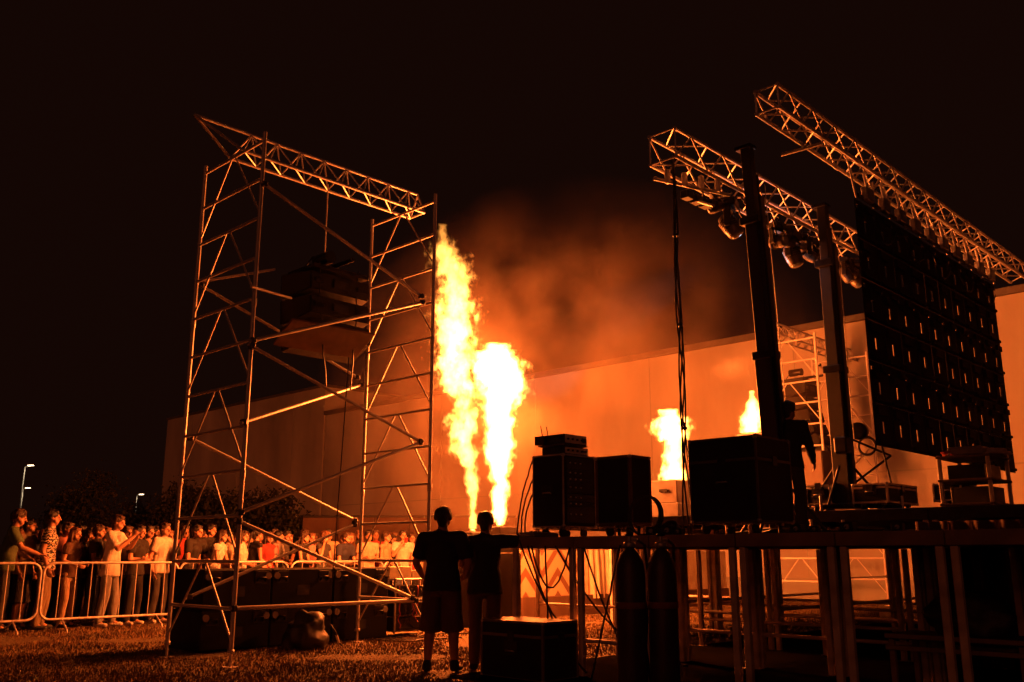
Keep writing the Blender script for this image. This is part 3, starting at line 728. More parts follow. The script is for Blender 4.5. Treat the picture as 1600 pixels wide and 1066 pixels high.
# ------------------------------------------------------------------ LED screen seen from behind
def screen():
    a0, z0 = 10.76, 2.46; b = 4.42
    t = thing('led_screen', 'dark back of a big LED screen hanging under the upper truss', 'screen', a0, b, z0)
    PM = mat('screen panel', (.011, .010, .010), .8, 0, .3, 8, spec=.2)
    bm = bmesh.new()
    def cb(lo, hi):
        r = bmesh.ops.create_cube(bm, size=1)['verts']
        for v in r: v.co = Vector([(lo[i]+hi[i])/2 + v.co[i]*(hi[i]-lo[i]) for i in range(3)])
    th = .014
    x0, x1 = .22, .287
    cb((.003, 0, .003), (x0, th, .513)); cb((x1, 0, .003), (.522, th, .513)); cb((x0, 0, .003), (x1, th, .16)); cb((x0, 0, .31), (x1, th, .513))
    cb((.04, -.04, .37), (.3, -.001, .48)); cb((.05, -.03, .03), (.5, -.001, .07))
    cb((.003, -.012, .003), (.02, -.001, .513))
    me = bpy.data.meshes.new('panel'); bm.to_mesh(me); bm.free(); me.materials.append(PM)
    bm = bmesh.new()
    cb((.003, 0, .003), (.02, th, .513)); cb((.085, 0, .003), (x0, th, .513)); cb((.02, 0, .003), (.085, th, .40)); cb((.02, 0, .45), (.085, th, .513))
    cb((x1, 0, .003), (.522, th, .513)); cb((x0, 0, .003), (x1, th, .12)); cb((x0, 0, .27), (x1, th, .513))
    cb((.1, -.035, .30), (.2, -.001, .38)); cb((.3, -.03, .40), (.5, -.001, .48)); cb((.05, -.03, .03), (.5, -.001, .07))
    me2 = bpy.data.meshes.new('panel'); bm.to_mesh(me2); bm.free(); me2.materials.append(PM)
    for i in range(10):
        for j in range(6): link('panel', me2 if j % 2 else me, None, t, (.525*i, 0, .516*j))
    for i in range(11): bar('hanger', (.525*i, -.02, 3.1), (.525*i+(.1 if i % 2 else -.1), 0, T2Z-z0-.14), .014, ALU, t)
    for i in range(10): box('hanging_bracket', (.525*i+.15, -.1, 3.1), (.525*i+.37, -.02, 3.28), DALU, t, .01)
    for i in range(10): bar('shackle', (.525*i+.26, -.06, 3.28), (.525*i+.26, -.03, T2Z-z0-.12), .018, ALU, t)
    box('header_beam', (0, -.05, 3.1), (5.25, -.022, 3.16), BLACKM, t)
    for i in range(5): path('cable', sag((.3+i, -.09, 2.9), (1.0+i, -.09, 2.85), .25, 8, .02), .01, RUBBER, t)
screen()

# ------------------------------------------------------------------ cases and racks
def flight_case(name, label, cat, a, b, z, L, D, H, wheels=True, lid=None, m=LAM, edge=DALU, rot=0., group=None, open_front=None, handles=True, e=.018):
    """corner nearest the camera at (a, b); L runs along a, D along b"""
    t = thing(name, label, cat, a, b, z, group, rot); z0 = .11 if wheels else 0.
    box('body', (0, 0, z0), (L, D, z0+H), m, t, .004)
    zl = z0+(lid or H*.8)
    q = .004
    for x, sx in ((0, -1), (L, 1)):
        for y, sy in ((0, -1), (D, 1)):
            box('corner_edge', (min(x-sx*e, x+sx*q), min(y-sy*e, y+sy*q), z0+e), (max(x-sx*e, x+sx*q), max(y-sy*e, y+sy*q), z0+H-e), edge, t, .003)
            for zz in (z0, z0+H): 
                o = link('ball_corner', CORNER, None, t, (x-sx*.012, y-sy*.012, zz+(.012 if zz == z0 else -.012)))
    for zz in (z0, z0+H):
        za, zb = (zz-q, zz+e) if zz == z0 else (zz-e, zz+q)
        for y, sy in ((0, -1), (D, 1)): box('edge_trim', (e, min(y-sy*e, y+sy*q), za), (L-e, max(y-sy*e, y+sy*q), zb), edge, t, .003)
        for x, sx in ((0, -1), (L, 1)): box('edge_trim', (min(x-sx*e, x+sx*q), e, za), (max(x-sx*e, x+sx*q), D-e, zb), edge, t, .003)
    if lid:
        for y, sy in ((0, -1), (D, 1)): box('lid_band', (e, min(y, y+sy*.006), zl-.014), (L-e, max(y, y+sy*.006), zl+.014), edge, t, .002)
        for x, sx in ((0, -1), (L, 1)): box('lid_band', (min(x, x+sx*.006), e, zl-.014), (max(x, x+sx*.006), D-e, zl+.014), edge, t, .002)
        box('latch', (-.014, D/2-.045, zl-.05), (-.002, D/2+.045, zl+.04), BLACKM, t, .004); box('latch', (L/2-.045, -.014, zl-.05), (L/2+.045, -.002, zl+.04), BLACKM, t, .004)
    if handles:
        box('handle_dish', (-.008, D/2-.09, z0+H*.42), (-.001, D/2+.09, z0+H*.42+.13), BLACKM, t, .003)
        path('handle', [(-.012, D/2-.06, z0+H*.42+.03), (-.028, D/2-.055, z0+H*.42+.04), (-.028, D/2+.055, z0+H*.42+.04), (-.012, D/2+.06, z0+H*.42+.03)], .008, DALU, t)
    if wheels:
        for x in (.1, L-.1):
            for y in (.1, D-.1):
                w = link('caster', lathe([(.046, -.016), (.05, -.01), (.05, .01), (.046, .016)], RUBBER, 14), None, t, (x, y, .05)); w.rotation_euler = (PI/2, 0, random.uniform(-.6, .6))
                box('caster_fork', (x-.03, y-.03, .085), (x+.03, y+.03, .11), STEEL, t, .003)
    if open_front:     # rack gear on the b-min face
        u = open_front; z = z0+.05
        for k, hh in enumerate(u):
            box('rack_unit', (.045, -.012, z), (L-.045, -.002, z+hh-.008), BLACKM if k % 2 else DALU if hh < .05 else BLACK, t, .002)
            for kk in range(3): bar('rack_knob', (.1+.09*kk, -.012, z+hh/2), (.1+.09*kk, -.026, z+hh/2), .008, ALU, t)
            z += hh
    return t
_bm = bmesh.new(); bmesh.ops.create_icosphere(_bm, subdivisions=2, radius=.024)
CORNER = bpy.data.meshes.new('ball'); _bm.to_mesh(_bm and CORNER); _bm.free(); CORNER.materials.append(DALU)
DZ = 1.394
# tall rack (left), square case, big flight case
rackA = flight_case('equipment_rack', 'tall black equipment rack at the left end of the stage', 'rack', 7.78, 6.72, DZ, .56, .46, .80, lid=None, open_front=[.18, .05, .09, .13, .05, .09, .13], handles=True, e=.014)
for (dx, dy, L, D, H, zz, lb, nm) in ((.06, .03, .42, .34, .09, .0, 'lower silver-fronted amplifier on the tall rack', 'amplifier'), (.02, -.0, .42, .40, .012, .098, 'thin tray between the two amplifiers', 'tray'), (.06, .03, .40, .34, .11, .118, 'upper silver-fronted amplifier on the tall rack', 'amplifier')):
    z = DZ+.11+.80+.006+zz
    t = thing(nm, lb, nm, 7.78+dx, 6.72+dy, z, 'gear stacked on the tall rack' if nm == 'amplifier' else None)
    box('body', (0, 0, 0), (L, D, H), BLACKM if nm == 'amplifier' else DWOOD, t)
    if nm == 'amplifier':
        box('front_panel', (.01, -.008, .01), (L-.01, -.001, H-.01), ALU, t, .003)
        for k in range(4): bar('knob', (.05+.08*k, -.008, H/2), (.05+.08*k, -.026, H/2), .012, BLACKM, t)
        box('display', (L-.1, -.012, .03), (L-.03, -.0085, H-.03), BLACK, t, .001)
t = thing('wireless_receiver', 'small black receiver with two antennas on the tall rack', 'receiver', 7.80, 7.02, DZ+.11+.80+.128)
box('body', (0, 0, 0), (.2, .15, .1), BLACK, t)
for x in (.03, .13): bar('antenna', (x, .05, .1), (x-.02, .06, .22), .006, BLACKM, t)
flight_case('square_case', 'square black case on the stage right of the tall rack', 'flight case', 7.78, 5.80, DZ, .36, .46, .72, lid=None, e=.03, edge=mat('worn edge', (.10, .05, .03), .6, .2, .3, 9), handles=False)
flight_case('large_flight_case', 'biggest black flight case with lid band, on the stage below the smallest flame', 'flight case', 7.78, 4.34, DZ, .66, .74, .80, lid=.58, e=.016, edge=mat('dull edge', (.09, .07, .06), .5, .4, .3, 9))
# things on the main stage
MZ = 1.754
def oncase(px0, pxc, px1, ytop, a, label, nm='flight_case', **kw):
    c = ona(pxc, 800, a); l = ona(px0, 800, a); D = l[1]-c[1]
    r = onb(px1, 800, c[1]); top = ona(pxc, ytop, a)
    return flight_case(nm, label, 'flight case', a, c[1], MZ, max(.3, r[0]-a), D, top[2]-MZ-.11*kw.get('wheels', True), **kw)
oncase(1262, 1300, 1312, 762, 11.9, 'low dark case left of the right lift mast', lid=.25)
t = thing('side_fill_speaker', 'tall dark loudspeaker standing behind the right lift mast', 'speaker', *onb(1288, 760, 8.0)[:2], MZ)
box('cabinet', (0, 0, .05), (.42, .42, 1.42), mat('speaker brown', (.07, .045, .035), .6, 0, .3, 8), t, .02); box('grille', (.02, .422, .1), (.40, .44, 1.38), BLACKM, t); box('foot_plate', (.03, .03, 0), (.39, .39, .048), BLACK, t)
oncase(1334, 1390, 1436, 754, 12.0, 'open case with light edges right of the lift mast', e=.024, edge=mat('light edge', (.4, .36, .32), .5, .4, .2, 8), lid=.2)
oncase(1461, 1506, 1530, 754, 12.2, 'dark case with light corner edge under the screen', e=.02, edge=mat('light edge', (.4, .36, .32)))
def shelf_rack():
    c = ona(1555, 800, 11.6)
    t = thing('shelf_rack', 'open shelf rack loaded with gear at the right edge under the screen', 'rack', 11.6, c[1], MZ)
    for x in (0, .7):
        for y in (0, .55): box('upright', (x, y, 0), (x+.04, y+.04, .62), mat('light edge', (.4, .36, .32)), t, .003)
    for z in (.02, .3, .58): box('shelf', (-.01, -.01, z), (.75, .6, z+.03), DWOOD, t, .004)
    box('gear', (.1, .05, .051), (.6, .5, .24), BLACK, t); box('gear', (.06, .08, .331), (.66, .5, .5), BLACKM, t); box('gear', (.1, .1, .611), (.6, .5, .72), GREYC, t, .02)
shelf_rack()
t = thing('folded_jacket', 'dull red and pale cloth bundle on top of the shelf rack', 'cloth', 11.80, ona(1555, 800, 11.6)[1]+.45, MZ+.612)
def heap(name, m, parent, sx, sy, sz, seed, n=2):
    bm = bmesh.new(); bmesh.ops.create_icosphere(bm, subdivisions=4, radius=1)
    for v in bm.verts:
        q = noise.noise(v.co*1.6+Vector((seed, 0, 0)))*.35+noise.noise(v.co*4+Vector((0, seed, 0)))*.14
        v.co *= 1+q; v.co.x *= sx; v.co.y *= sy; v.co.z = max(-.55, v.co.z)*sz
    for f in bm.faces: f.smooth = True
    zm = min(v.co.z for v in bm.verts)
    for v in bm.verts: v.co.z -= zm
    me = bpy.data.meshes.new(name); bm.to_mesh(me); bm.free(); return link(name, me, m, parent)
heap('cloth_heap', FABM['red'], t, .12, .14, .06, 3); 
o = heap('cloth_heap', FABM['cream'], t, .14, .16, .06, 5); o.location = (.2, -.4, .0)
t = tag(empty('stage_pole', W(*onb(1400, 760, 5.0)[:2], MZ), ANG), 'thin dark leaning pole below the left corner of the screen', 'pole')
bar('pole', (0, 0, 0), (-.12, .1, .95), .014, BLACKM, t); bar('foot', (0, 0, 0), (0, 0, .03), .06, BLACKM, t, 14)
# front-of-stage trunk on the grass
def trunk():
    a, b = 6.93, 6.27
    flight_case('road_trunk', 'black road trunk with metal edges on the grass by the two men', 'flight case', a, b, .0, .52, .86, .56, wheels=False, lid=.42, e=.022, edge=mat('trunk edge', (.16, .12, .09), .55, .4, .3, 9))
trunk()
# console table at the left end
t = thing('control_console', 'small lit control desk at the left end of the stage', 'console', 7.6, 6.98, DZ)
box('body', (0, .02, 0), (.42, .28, .05), GREYC, t, .01); box('top_panel', (.01, .03, .052), (.41, .27, .058), ALU, t, .002)
for k in range(5): box('fader', (.06+.07*k, .1, .059), (.075+.07*k, .15, .07), BLACK, t, .002)
# cable coils and small gear on the stage edge
def coil(a, b, z, r, label, tilt):
    t = thing('cable_coil', label, 'cable', a, b, z, 'cable coils on the stage')
    for k in range(5):
        rr = r*(1+.04*random.uniform(-1, 1)); pts = []
        for q in np.linspace(0, 2*PI, 25)[:-1]:
            p = Vector((.015*k, rr*math.cos(q), rr*math.sin(q)+r)); p.rotate(Matrix.Rotation(tilt, 3, 'Y')); pts.append(p)
        path('loop', pts, .007, RUBBER, t, 5, True)
coil(7.66, 5.58, DZ, .20, 'coil of black cable leaning on the square case', .1)
coil(7.62, 5.28, DZ, .09, 'small cable coil between the square case and the big flight case', .7)
for k, (b, s) in enumerate(((5.42, .09), (5.33, .07), (5.2, .1), (5.12, .07), (3.9, .08), (3.72, .06), (3.4, .09), (3.0, .07))):
    t = thing('connector_box', 'small black connector box on the stage edge, %s from the left' % ['first', 'second', 'third', 'fourth', 'fifth', 'sixth', 'seventh', 'eighth'][k], 'connector box', 7.62+.1*random.random(), b, DZ, 'connector boxes along the stage edge')
    box('body', (0, 0, 0), (s, s*1.3, s*.9), BLACKM, t, .006); bar('socket', (-.002, s*.5, s*.45), (-.02, s*.5, s*.45), s*.25, DALU, t); path('lead', sag((-.02, s*.5, s*.45), (-.06, s*2, .015), .02, 6), .006, RUBBER, t)
def loose_cables():
    spec = [((7.42, 7.05, 1.36), (7.7, 6.35, .35), .25, 'first'), ((7.45, 6.9, 1.3), (7.5, 6.4, 1.28), .42, 'second'), ((7.5, 7.0, 1.3), (7.5, 6.2, .06), .2, 'third'), ((7.45, 6.7, 1.3), (7.4, 6.6, .05), .0, 'fourth'),
            ((7.6, 6.3, 1.3), (7.9, 5.9, .06), .1, 'fifth'), ((7.5, 6.6, 1.3), (8.4, 5.6, .1), .3, 'sixth'), ((7.45, 5.7, 1.3), (7.2, 5.9, .04), .0, 'seventh')]
    for p, q, d, w in spec:
        o = path('hanging_cable', [W(*v) for v in sag(p, q, d, 14, .004)], .011, RUBBER, None)
        tag(o, 'black cable drooping under the stage left end, %s from the left' % w, 'cable', 'cables drooping under the stage')
    for k in range(3):
        pts = sag((7.80+.06*k, 7.19, DZ+.88-.12*k), (7.58+.08*k, 7.24+.01*k, DZ+.01), .0, 14, .003)
        for i, v in enumerate(pts): v.y += (.05+.02*k)*math.sin(PI*i/14)
        tag(path('rack_cable', [W(*v) for v in pts], .010, RUBBER), 'cable running down the left side of the tall rack, %s' % ['outermost', 'middle', 'innermost'][k], 'cable', 'cables beside the tall rack')
loose_cables()
# gas bottles
for k, (px, lb) in enumerate(((984, 'left of two tall gas bottles standing before the stage'), (1033, 'right of two tall gas bottles standing before the stage'))):
    p = atY(px, 868, 7.4+.05*k); t = tag(empty('gas_bottle', (p.x, p.y, 0), .3*k), lb, 'gas bottle', 'gas bottles')
    GB = mat('bottle paint', (.035, .016, .013), .45, .1, .35, 5, .1, 60)
    link('bottle', lathe([(.105, 0), (.115, .02), (.115, 1.06), (.105, 1.14), (.075, 1.21), (.04, 1.25), (.035, 1.27)], GB, 28), None, t)
    link('collar', lathe([(.045, 1.26), (.05, 1.27), (.05, 1.29), (.045, 1.30)], DALU, 16), None, t)
    bar('valve', (0, 0, 1.3), (0, 0, 1.35), .018, DALU, t); bar('valve_outlet', (0, 0, 1.32), (.06, 0, 1.32), .012, DALU, t); bar('hand_wheel', (0, 0, 1.35), (0, 0, 1.365), .035, BLACKM, t, 12)
    link('strap', lathe([(.117, .80), (.12, .805), (.12, .845), (.117, .85)], mat('webbing', (.16, .05, .035), .7, 0, .2, 20), 28), None, t)
    path('hose', [(.06, 0, 1.32), (.12, .02, 1.28), (.16, .1, 1.0), (.13, .2, .5), (.2, .3, .02)], .012, RUBBER, t)
# low bench with bag under the stage at right
t = thing('low_bench', 'low wooden bench with pale edges under the stage at lower right', 'bench', 8.55, 2.45, 0)
for z in (.40, .50): box('edge_rail', (-.01, 0, z-.02), (.02, 1.15, z+.02), mat('bench wood', (.2, .13, .08), .7, 0, .3, 6, .2, 30), t)
box('seat', (.021, .01, .47), (.6, 1.14, .515), DWOOD, t)
for x in (.02, .55):
    for y in (.03, 1.1): box('leg', (x, y-.02, 0), (x+.05, y+.03, .468), mat('bench wood', (.2, .13, .08)), t)
t = thing('black_bag', 'slumped black bag on the low bench under the stage', 'bag', 8.85, 2.95, .516)
heap('bag_body', BLACK, t, .22, .36, .26, 9); path('strap', [(-.1, -.2, .2), (-.12, -.1, .36), (-.12, .1, .38), (-.1, .22, .22)], .012, RUBBER, t)

# ------------------------------------------------------------------ subwoofers and amp rack behind the near scaffold
SUBM = mat('subwoofer paint', (.010, .009, .009), .75, 0, .35, 6, .35, 130, spec=.2)
def sub(k, a0, a1, z0, z1, label):
    t = thing('subwoofer', label, 'speaker', a0+.006, 11.22, z0, 'subwoofers behind the near scaffold')
    L = a1-a0-.012; H = z1-z0-.006
    box('cabinet', (0, 0, 0), (L, .85, H), SUBM, t, .015)
    for x in (.16, L-.16):
        box('handle_dish', (x-.09, -.008, H*.62), (x+.09, -.001, H*.62+.16), BLACKM, t, .004)
        path('handle', [(x-.06, -.01, H*.62+.03), (x-.05, -.035, H*.62+.08), (x+.05, -.035, H*.62+.08), (x+.06, -.01, H*.62+.03)], .011, BLACKM, t)
    for x in (.06, L-.06): bar('caster', (x, -.03, H-.09), (x, -.003, H-.09), .045, GREYC, t, 14)
    box('connector_plate', (L/2-.1, -.006, H*.3), (L/2+.1, -.001, H*.3+.13), BLACK, t, .002)
    box('grille', (.03, .852, .03), (L-.03, .87, H-.03), BLACKM, t)
xs = [5.97, 6.97, 7.97, 8.97]; nm = ['left', 'middle', 'right']
for k in range(3):
    sub(k, xs[k], xs[k+1], .02, .52, 'black subwoofer in the bottom row, %s of three' % nm[k]); sub(k, xs[k], xs[k+1], .522, 1.03, 'black subwoofer in the top row, %s of three' % nm[k])
t = thing('amplifier_rack', 'open amplifier rack with tangled cables right of the subwoofers', 'rack', 9.12, 11.25, 0)
for x in (0, .62):
    for y in (0, .5): box('upright', (x, y, .06), (x+.03, y+.03, .86), DALU, t, .003)
for z in (.08, .3, .55, .83): box('shelf', (.031, .002, z), (.619, .52, z+.025), DALU if z > .5 else DWOOD, t)
for z in (.107, .327, .577): box('amplifier', (.05, .03, z), (.6, .48, z+.17), BLACKM, t)
for k in range(8): path('patch_cable', sag((.08+.06*k, -.005, .75-.04*(k % 3)), (.1+.05*((k*5) % 8), -.02, .12+.03*k), .1, 10, .03), .008, RUBBER if k % 3 else mat('red cable', (.3, .03, .03), .5), t)
t = thing('pale_carton', 'pale lit carton resting on the amplifier rack', 'box', 9.2, 11.5, .858); box('carton', (0, 0, 0), (.44, .3, .17), mat('pale board', (.6, .5, .34), .8), t); box('tape', (.19, -.003, .0), (.25, -.001, .17), CLOTH, t, 0)
t = thing('small_carton', 'smaller pale carton beside the big one on the amplifier rack', 'box', 9.66, 11.5, .858); box('carton', (0, 0, 0), (.16, .25, .11), mat('pale board', (.6, .5, .34)), t); box('flap', (-.005, .0, .111), (.165, .12, .114), CLOTH, t, 0)
t = thing('black_sack', 'slumped black sack against the subwoofers with a cable end', 'sack', 7.25, 10.75, 0); heap('sack_body', RUBBER, t, .3, .26, .30, 12); path('cable_end', [(.3, -.1, .3), (.36, -.14, .2), (.42, -.12, .08), (.5, -.1, .02)], .012, RUBBER, t); bar('plug', (.38, -.13, .16), (.43, -.12, .06), .018, ALU, t)
for k in range(5):
    q0 = W(9.0+.2*k, 10.9-.1*k, .015); pts = [q0+Vector((.16*i*math.cos(.5*k+.35*i), -.10*i*math.sin(.3*k+.5*i), 0)) for i in range(9)]
    tag(path('ground_cable', pts, .012, RUBBER), 'black cable lying on the grass by the scaffold foot, %s of five' % ['first', 'second', 'third', 'fourth', 'fifth'][k], 'cable', 'cables on the grass')

# ------------------------------------------------------------------ crowd barriers
def barrier(a0, L, label, b=16., z=0.):
    t = thing('crowd_barrier', label, 'barrier', a0, b, z, 'crowd barriers', R(random.uniform(-1.2, 1.2)))
    r = .16; z0, z1 = .2, 1.08; pts = []
    for cx, cz, s in ((L-r, z1-r, 0), (r, z1-r, 1), (r, z0+r, 2), (L-r, z0+r, 3)):
        for i in range(6): q = (s+i/5)*PI/2; pts.append((cx+r*math.cos(q), 0, cz+r*math.sin(q)))
    path('frame', pts, .021, STEEL, t, 8, True)
    n = 9
    for k in range(1, n): x = L*k/n; bar('upright_bar', (x, 0, z0), (x, 0, z1), .0085, STEEL, t, 6)
    for x in (.35, L-.35):
        path('foot', [(x, -.3, .0), (x, -.26, .05), (x, 0, .2), (x, .26, .05), (x, .3, .0)], .016, STEEL, t)
a_ = onb(66, 900, 16)[0]
lb = ['barrier at the left edge of the picture, in front of the man in green', 'barrier in front of the man raising a phone', 'third barrier from the left, behind the near scaffold', 'barrier in front of the woman in a dark vest top', 'rightmost visible barrier, in front of the man drinking', 'barrier hidden mostly behind the two men']
for k in range(-1, 5): barrier(a_+2.3*k+.02, 2.26, lb[k+1])

# ------------------------------------------------------------------ people
class Blob:
    def __init__(self): self.v = []; self.f = []
    def seg(self, p0, p1, r0, r1, flat=1., ref=(1, 0, 0), n=12, cap0=1.):
        """tapered capsule; radius along ref is r, across it r*flat"""
        p0, p1 = Vector(p0), Vector(p1); d = (p1-p0); Ln = max(d.length, 1e-4); d = d/Ln
        x = Vector(ref); x = x-d*x.dot(d)
        if x.length < 1e-3: x = Vector((0, 1, 0))-d*d.y
        x.normalize(); y = d.cross(x)
        rings = []
        for q in (-80, -50, -20): rings.append((p0+d*(cap0*r0*min(1, flat)*math.sin(R(q))), r0*(math.cos(R(q)) if cap0 == 1 else math.cos(R(q))**.25)))
        rings += [(p0.lerp(p1, k/3), r0+(r1-r0)*k/3) for k in range(4)]
        for q in (20, 50, 80): rings.append((p1+d*(r1*min(1, flat)*math.sin(R(q))), r1*math.cos(R(q))))
        o = len(self.v)
        for c, r in rings:
            for k in range(n):
                an = 2*PI*k/n; self.v.append(c+x*(r*math.cos(an))+y*(r*flat*math.sin(an)))
        m = len(rings)
        for i in range(m-1):
            for k in range(n): self.f.append((o+i*n+k, o+i*n+(k+1) % n, o+(i+1)*n+(k+1) % n, o+(i+1)*n+k))
        self.f.append(tuple(o+k for k in range(n))[::-1]); self.f.append(tuple(o+(m-1)*n+k for k in range(n)))
    def ell(self, c, r, n=12):
        o = len(self.v); c = Vector(c); m = 9
        for i in range(m):
            th = PI*(i+.5)/m
            for k in range(n): an = 2*PI*k/n; self.v.append(c+Vector((r[0]*math.sin(th)*math.cos(an), r[1]*math.sin(th)*math.sin(an), r[2]*math.cos(th))))
        for i in range(m-1):
            for k in range(n): self.f.append((o+i*n+k, o+(i+1)*n+k, o+(i+1)*n+(k+1) % n, o+i*n+(k+1) % n))
        self.f.append(tuple(o+k for k in range(n))); self.f.append(tuple(o+(m-1)*n+k for k in range(n))[::-1])
    def mesh(self, name, vox, smooth=4, wrinkle=0., seed=0):
        me = bpy.data.meshes.new(name+'_raw'); me.from_pydata(self.v, [], self.f); ob = bpy.data.objects.new(name+'_raw', me); col.objects.link(ob)
        md = ob.modifiers.new('r', 'REMESH'); md.mode = 'VOXEL'; md.voxel_size = vox; md.use_smooth_shade = True
        if smooth: s = ob.modifiers.new('s', 'SMOOTH'); s.factor = .5; s.iterations = smooth
        dg = bpy.context.evaluated_depsgraph_get(); out = bpy.data.meshes.new_from_object(ob.evaluated_get(dg)); out.name = name
        bpy.data.objects.remove(ob); bpy.data.meshes.remove(me)
        if wrinkle:
            n = len(out.vertices); co = np.empty(n*3); out.vertices.foreach_get('co', co); co = co.reshape(-1, 3); no = np.empty(n*3); out.vertices.foreach_get('normal', no); no = no.reshape(-1, 3)
            a = np.array([noise.noise(Vector((p[0]*9+seed, p[1]*9, p[2]*4)))+.3*noise.noise(Vector((p[0]*20, p[1]*20+seed, p[2]*7))) for p in co])
            co += no*(a*wrinkle)[:, None]; out.vertices.foreach_set('co', co.ravel()); out.update()
        out.polygons.foreach_set('use_smooth', [True]*len(out.polygons)); out.materials.clear(); return out
V3 = Vector
def skeleton(pose, fem=False):
    sw = .165 if fem else .185; hw = .095 if not fem else .1
    J = {}
    lean = R(pose.get('lean', 3)); hip = V3((0, 0, .95))
    def up(x, y, z):   # upper-body point rotated forward about the hip
        v = V3((x, y, z))-hip; v.rotate(Matrix.Rotation(-lean, 3, 'X')); return v+hip
    J['up'] = up
    J['pelvis'] = hip; J['waist'] = up(0, 0, 1.1); J['chest'] = up(0, .01, 1.3); J['neck'] = up(0, 0, 1.47)
    hn = R(pose.get('nod', 0)); hc = up(0, .015, 1.5); q = V3((0, .0, .125)); q.rotate(Matrix.Rotation(-hn-lean*.3, 3, 'X')); J['head'] = hc+q; J['hrot'] = -hn-lean*.3
    for s, k in ((-1, 'L'), (1, 'R')):
        J['sh'+k] = up(s*sw, -.005, 1.42); J['hip'+k] = V3((s*hw, 0, .92))
        st = pose.get('foot'+k, (s*.12, .0)); J['an'+k] = V3((st[0], st[1], .085)); J['kn'+k] = (J['hip'+k]+J['an'+k])/2+V3((0, .03+pose.get('knee', 0), .01))
        e, w = pose.get('arm'+k, ((s*.25, -.04, 1.14), (s*.25, .06, .90)))
        J['el'+k] = up(*e) if not pose.get('abs') else V3(e); J['wr'+k] = up(*w) if not pose.get('abs') else V3(w)
    return J
def person_meshes(key, pose, fem=False, hair='short', sleeves=.6, legs='long', vox=.012):
    J = skeleton(pose, fem); sc_ = .9 if fem else 1.
    B = Blob()
    B.seg(J['pelvis'], J['waist'], .135*sc_, .115*sc_, .72); B.seg(J['waist'], J['chest'], .115*sc_, .145*sc_, .66); B.seg(J['chest'], J['up'](0, 0, 1.4), .14*sc_, .11*sc_, .62)
    B.seg(J['shL'], J['shR'], .062*sc_, .062*sc_, 1, (0, 0, 1)); B.seg(J['up'](0, -.01, 1.42), J['head'], .056*sc_, .05*sc_)
    Hm = Matrix.Rotation(J['hrot'], 3, 'X')
    def hp(x, y, z): v = V3((x, y, z)); v.rotate(Hm); return J['head']+v
    B.ell(hp(0, -.008, .025), (.074, .092, .095)); B.seg(hp(0, .03, -.015), hp(0, .045, -.075), .058, .036, .85); B.seg(hp(0, .088, .012), hp(0, .106, -.022), .011, .015); B.seg(hp(-.03, .074, .03), hp(.03, .074, .03), .014, .014); B.seg(hp(-.02, .078, -.055), hp(.02, .078, -.055), .010, .010)
    for s in (-1, 1): B.seg(hp(s*.076, -.008, -.018), hp(s*.083, -.016, .022), .011, .017, .5, (0, 1, 0)); B.seg(hp(s*.05, .03, -.03), hp(s*.036, .05, -.06), .022, .018)
    for s, k in ((-1, 'L'), (1, 'R')):
        sh, el, wr = J['sh'+k], J['el'+k], J['wr'+k]
        B.seg(sh, el, .05*sc_, .039*sc_); B.seg(el, el.lerp(wr, .35), .038*sc_, .041*sc_); B.seg(el.lerp(wr, .35), wr, .041*sc_, .026*sc_)
        d = (wr-el).normalized(); hd = V3(pose.get('hand'+k, d)).normalized(); pl = V3(pose.get('palm'+k, (-s, .2, 0))); pl = (pl-hd*pl.dot(hd)).normalized(); sd = hd.cross(pl)
        if pose.get('thumb'+k): 
            if sd.dot(V3(pose['thumb'+k])) < 0: sd = -sd
        elif sd.y < 0: sd = -sd
        B.seg(wr, wr+hd*.075, .028, .040, .42, sd)
        cu = pose.get('curl', .35)
        for i, ln in enumerate((.072, .08, .074, .058)):
            base = wr+hd*.085+sd*(.033-.022*i); d1 = (hd*math.cos(cu)+pl*math.sin(cu)); d2 = (hd*math.cos(cu*2.4)+pl*math.sin(cu*2.4))
            m_ = base+d1*ln*.55; B.seg(base-hd*.012, m_, .0095, .0088, n=8); B.seg(m_, m_+d2*ln*.5, .0088, .0075, n=8)
        tb = wr+hd*.022+sd*.03; td = (hd*.7+sd*.7+pl*.35).normalized(); B.seg(tb, tb+td*.045, .0125, .011, n=8); B.seg(tb+td*.045, tb+td*.045+(hd*.85+sd*.2+pl*.4).normalized()*.03, .0105, .009, n=8)
        hi, kn, an = J['hip'+k], J['kn'+k], J['an'+k]
        B.seg(hi, kn, .082*sc_, .056*sc_); B.seg(kn, kn.lerp(an, .3), .054*sc_, .057*sc_); B.seg(kn.lerp(an, .3)+V3((0, -.012, 0)), an, .056*sc_, .037*sc_); B.seg(an, an+V3((s*.02, .1, -.05)), .036, .03)
    M = {'body': B.mesh(key+'_body', vox, 3)}
    # shirt
    S = Blob(); g = .02; up = J['up']
    hem = pose.get('hem', .88); S.seg(up(0, 0, hem) if hem > .95 else V3((0, 0, hem)), J['waist'], .205*sc_, .165*sc_, .72, cap0=.12); S.seg(J['waist'], J['chest'], .156*sc_, .176*sc_, .7); S.seg(J['chest'], up(0, 0, 1.41), .165*sc_, .12*sc_, .66); S.seg(J['shL'], J['shR'], .078*sc_, .078*sc_, 1, (0, 0, 1)); S.seg(up(0, -.012, 1.42), up(0, 0, 1.475), .075, .066)
    if sleeves:
        for k in 'LR':
            sh, el, wr = J['sh'+k], J['el'+k], J['wr'+k]
            if sleeves <= 1: S.seg(sh.lerp(el, sleeves), sh, .074*sc_, .078*sc_, cap0=.15)
            else: S.seg(sh, el, .07*sc_, .058*sc_); S.seg(el, el.lerp(wr, .9), .058*sc_, .042*sc_)
    M['shirt'] = S.mesh(key+'_shirt', .014, 4, .010, len(key))
    T = Blob(); T.seg((0, 0, 1.0), (0, 0, .9), .135*sc_, .15*sc_, .76)
